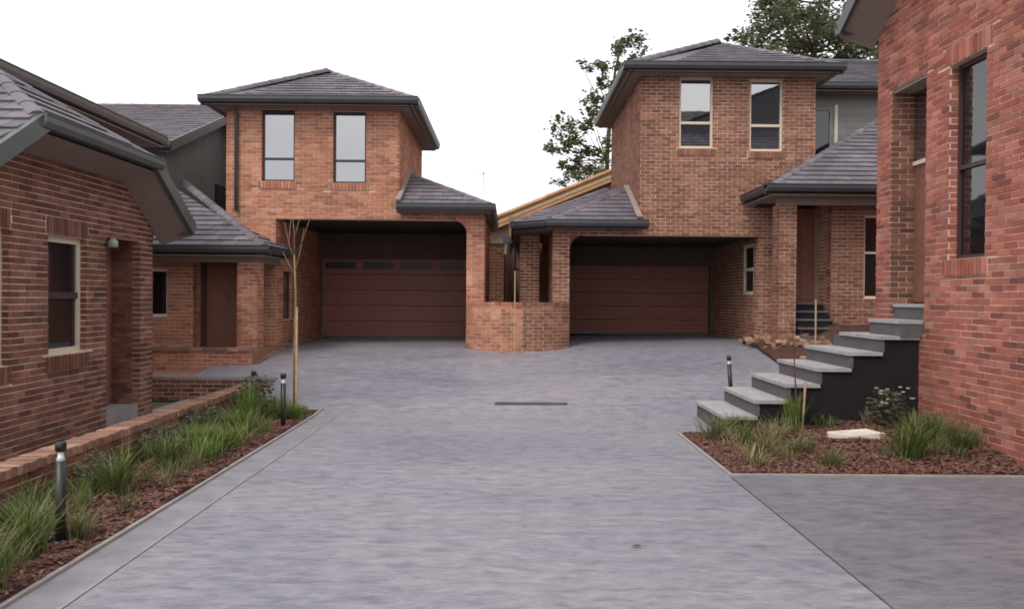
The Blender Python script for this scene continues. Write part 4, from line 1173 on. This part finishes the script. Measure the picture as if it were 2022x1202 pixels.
for _ in range(14):
    c = V((x + r5.gauss(-.02, .13), y - .1 + r5.gauss(0, .1), soil_r(x, y) + r5.uniform(.3, .5)))
    fl.tube([c, c + V((0, 0, .012))], [.018, .026], 6)
o = obj('flower_cluster', fl, M['flower'], kind='stuff')
x, y = gp(1690, 880)
b = MB(); pts = [(-.29, -.07), (-.1, -.13), (.2, -.14), (.30, -.06), (.17, .10), (-.05, .14), (-.24, .08)]
F = (V((0, 0, 0)), V((1, 0, 0)), V((0, 1, 0)), V((0, 0, 1)))
pts = [(a * 1.15, c * 1.2) for a, c in pts]
b.prism(pts, F, -.03, lambda a, c: .045 + .02 * math.sin(a * 9) + .02 * c)
at_base('flat_stone', b, M['stone'], (x, y, soil_r(x, y) + .03), 'cream flat stone lying on the mulch of the right bed', 'stone')

def sapling(x, y, z, label, trunk, limbs, bark, stakes=(), r0=.016):
    t = thing('sapling', label, 'sapling', (x, y, z))
    def part(name, b, m, par=t):
        o = bpy.data.objects.new(name, b.mesh(name, M[m], True)); col.objects.link(o); o.parent = par; return o
    b = MB(); b.tube(trunk, [r0 * (1 - .6 * i / (len(trunk) - 1)) for i in range(len(trunk))], 8); tr = part('trunk', b, bark)
    for l_ in limbs:
        b = MB(); b.tube(l_, [r0 * .36 * (1 - .7 * i / (len(l_) - 1)) for i in range(len(l_))], 6); part('branch', b, bark, tr)
    return t
def stake(x, y, z, h, label, w=.03, lean=0):
    b = MB(); b.beam((0, 0, -.1), (lean, 0, h), w, w, up=(0, 1, 0)); b.beam((0, 0, 0), (0, .0001, .001), .001, .001)
    o = obj('garden_stake', b, M['stake'], None); o.location = (x, y, z); tag(o, label, 'stake'); return o
sx, sy = -3.09, 11.4
sapling(sx, sy, .03, 'bare staked sapling with forked top in front of the left garage', [(0, 0, 0), (-.01, 0, .9), (.005, 0, 1.7), (-.02, 0, 2.3)],
        [[(-.02, 0, 2.25), (-.10, .02, 2.45), (-.17, .03, 2.78)], [(-.02, 0, 2.28), (.10, -.02, 2.5), (.20, .0, 2.82)], [(-.02, 0, 2.3), (-.03, .03, 2.6), (-.06, .05, 2.9)], [(0, 0, 2.1), (.05, .05, 2.35), (.10, .08, 2.7)], [(-.1, .02, 2.45), (-.12, .1, 2.6), (-.1, .12, 2.85)],
         [(-.03, .03, 2.55), (.02, 0, 2.7), (.06, .02, 2.88)], [(-.01, 0, 2.0), (-.09, .02, 2.15), (-.20, .04, 2.35)]], 'bark_tan', r0=.026)
stake(sx + .035, sy - .04, .03, 1.55, 'pale timber stake beside the bare sapling in the left bed', .028)
x, y = gp(1577, 858)
sapling(x, y, soil_r(x, y), 'thin reddish sapling in the right bed in front of the stairs', [(0, 0, 0), (-.02, 0, .5), (-.05, 0, 1.0), (-.07, 0, 1.42)], [[(-.05, 0, .95), (.02, 0, 1.15), (.06, 0, 1.3)], [(-.06, 0, 1.2), (-.12, 0, 1.4), (-.15, 0, 1.55)]], 'bark_red', r0=.012)
stake(x + .045, y - .04, soil_r(x, y), .62, 'short pale stake holding the thin sapling in the right bed', .022, lean=.04)
stake(4.86, 12.4, g(4.86, 12.4), 1.75 - g(4.86, 12.4), 'thin pale stake standing behind the stairs before the black porch steps', .02)
stake(.13, 16.2, g(.1, 16.2), 1.75, 'thin pale stake standing before the low curved wall', .02)

b = MB(); r9 = random.Random(9)
for _ in range(150):
    t = r9.random(); x = 5.0 + .9 * t + r9.gauss(0, .14) + .2; y = 16.9 - 2.4 * t + r9.gauss(0, .16)
    s = r9.uniform(.025, .075); c = V((x, y, soil_b(max(5.15, x), y) + s * .35))
    q = Matrix.Rotation(r9.uniform(0, 6), 3, 'Z') @ Matrix.Rotation(r9.uniform(0, 1), 3, 'X')
    k = [c + q @ V((i * s * r9.uniform(.7, 1.3), j * s * r9.uniform(.5, 1), l_ * s * r9.uniform(.4, .8))) for i in (-1, 1) for j in (-1, 1) for l_ in (-1, 1)]
    b.add(k, [(0, 1, 3, 2), (4, 6, 7, 5), (0, 4, 5, 1), (2, 3, 7, 6), (0, 2, 6, 4), (1, 5, 7, 3)])
obj('rubble', b, M['rubble'], kind='stuff')
for i in range(9):
    pass
eb = thing('stone_edging', 'row of orange-tan edging bricks along the right house garden', 'edging', (5.3, 15.5, .7))
for i in range(13):
    q = MB(); t = i / 12; x = 5.48 - .3 * t; y = 17.0 - 3.2 * t; zz = g(x, y)
    q.box(x - .1, x + .1, y - .11, y + .11, zz - .06, zz + .05 + rnd.uniform(0, .02)); obj('edging_brick', q, M['brick_cap'], eb)

b = MB(); b.add([(-.045, 0, .004), (0, -.016, .012), (.05, 0, .006), (0, .016, .014)], [(0, 1, 2, 3)])
b.tube([(.05, 0, .006), (.08, .005, .004)], .002, 5)
x, y = gp(1262, 1080); at_base('fallen_leaf', b, M['bark'], (x, y, .006), 'single dark fallen leaf lying on the drive', 'leaf')

# ------------------------------------------------------------------ trees behind
def tree(name, label, base, trunk, clumps, m, leaf, per, limbs_from, rt, seed):
    t = thing(name, label, 'tree', base); r = random.Random(seed); o0 = V(base)
    b = MB(); b.tube(trunk, [rt * (1 - .75 * i / (len(trunk) - 1)) for i in range(len(trunk))], 8)
    for (c, rad) in clumps:
        c = V(c); j = min(range(len(trunk)), key=lambda k: (V(trunk[k]) - c).length + (3 if trunk[k][2] > c.z - .2 else 0))
        s = V(trunk[j]); mid = s.lerp(c, .5) + V((0, 0, -.12 * (c - s).length)); b.tube([s, mid, c], [rt * .22, rt * .14, rt * .05], 5)
    obj('trunk', b, M['bark'], t)
    f = MB()
    for (c, rad) in clumps:
        c = V(c); n = int(per * rad * rad) + 8
        subs = [c + V((r.gauss(0, .5), r.gauss(0, .5), r.gauss(0, .42))) * rad for _ in range(max(3, int(6 * rad + 3)))]
        for _ in range(n):
            p = r.choice(subs) + V((r.gauss(0, .22), r.gauss(0, .22), r.gauss(0, .18))) * rad
            q = Matrix.Rotation(r.uniform(0, 6.28), 3, 'Z') @ Matrix.Rotation(r.uniform(-1.3, 1.3), 3, 'X')
            L, Wd = leaf * r.uniform(.6, 1.4), leaf * r.uniform(.18, .34)
            f.add([p + q @ V(k) for k in ((-L * .5, 0, 0), (0, -Wd, .05), (L * .5, 0, 0), (0, Wd, .05))], [(0, 1, 2, 3)])
    obj('crown', f, M[m], t, kind=None)
    return t
def at(px, py, d): return ((px - 1004) / 1550 * d, d, EYE + (586 - py) / 1550 * d)
d = 30
cl = [(1218, 82, 24), (1250, 92, 20), (1165, 128, 14), (1195, 128, 18), (1243, 118, 14), (1207, 158, 14), (1218, 190, 22), (1180, 190, 24), (1163, 236, 16), (1195, 230, 16), (1128, 262, 26), (1150, 245, 14), (1100, 292, 18), (1076, 290, 9), (1155, 300, 16), (1190, 285, 18), (1125, 296, 12), (1140, 125, 7), (1105, 232, 8), (1230, 140, 12), (1185, 160, 10), (1130, 270, 22), (1165, 205, 16), (1200, 210, 18), (1150, 320, 24), (1185, 310, 22), (1120, 325, 16)]
tree('gum_tree', 'slender sparse-leaved tree rising behind the left corner of the right house', (3.75, 30, 0), [(3.75, 30, 0), (3.8, 30, 4.5), (3.72, 30, 7), (3.85, 30, 9), (4.0, 30, 10.4), (4.3, 30, 11.6)],
     [(at(px, py, d + rnd.uniform(-.6, .6)), r_ / 1550 * d * 1.35) for px, py, r_ in cl], 'leaf', .19, 520, 0, .12, 3)
cl = [(1135, 342, 26), (1165, 345, 24), (1110, 350, 16), (1190, 350, 20)]
tree('round_tree', 'rounded green tree just above the orange roof behind the right house', (4.2, 46, 0), [(4.2, 46, 0), (4.25, 46, 7), (4.3, 46, 8.3)], [(at(px, py, 46 + rnd.uniform(-.9, .9)), r_ / 1550 * 46 * 1.2) for px, py, r_ in cl], 'leaf', .18, 700, 0, .14, 4)
d = 42
cl = [(1500, 50, 40), (1530, 15, 45), (1545, 70, 45), (1590, 85, 45), (1580, 20, 30), (1640, 30, 48), (1620, 75, 40), (1665, 70, 45), (1690, 95, 35), (1440, 72, 10), (1465, 75, 12), (1500, 90, 28), (1700, 20, 40), (1650, 105, 40), (1730, 60, 45), (1560, 110, 40), (1610, -30, 40), (1530, -40, 40), (1680, -40, 45), (1760, 110, 40)]
tree('large_tree', 'large leafy grey-green tree filling the sky behind the right house roof', (16.0, 42, 0), [(16, 42, 0), (15.8, 42, 7), (15.9, 42, 12), (16.2, 42, 15), (16.5, 42, 17.5)], [(at(px, py, d + rnd.uniform(-2.5, 2.5)), r_ / 1550 * d * 1.05) for px, py, r_ in cl], 'leaf_b', .23, 640, 0, .35, 6)
an = thing('roof_antenna', 'thin television aerial mast against the sky between the houses', 'antenna', (-1.1, 33, 0))
b = MB(); b.tube([(-1.1, 33, 0), (-1.1, 33, 7.0)], .014, 6); obj('mast', b, M['steel'], an)
b = MB(); b.tube([(-1.1, 33.3, 6.9), (-1.1, 32.6, 6.9)], .01, 6); b.tube([(-1.4, 32.8, 6.9), (-.8, 32.8, 6.9)], .008, 5); b.tube([(-1.35, 33.1, 6.9), (-.85, 33.1, 6.9)], .008, 5); obj('array', b, M['steel'], an)
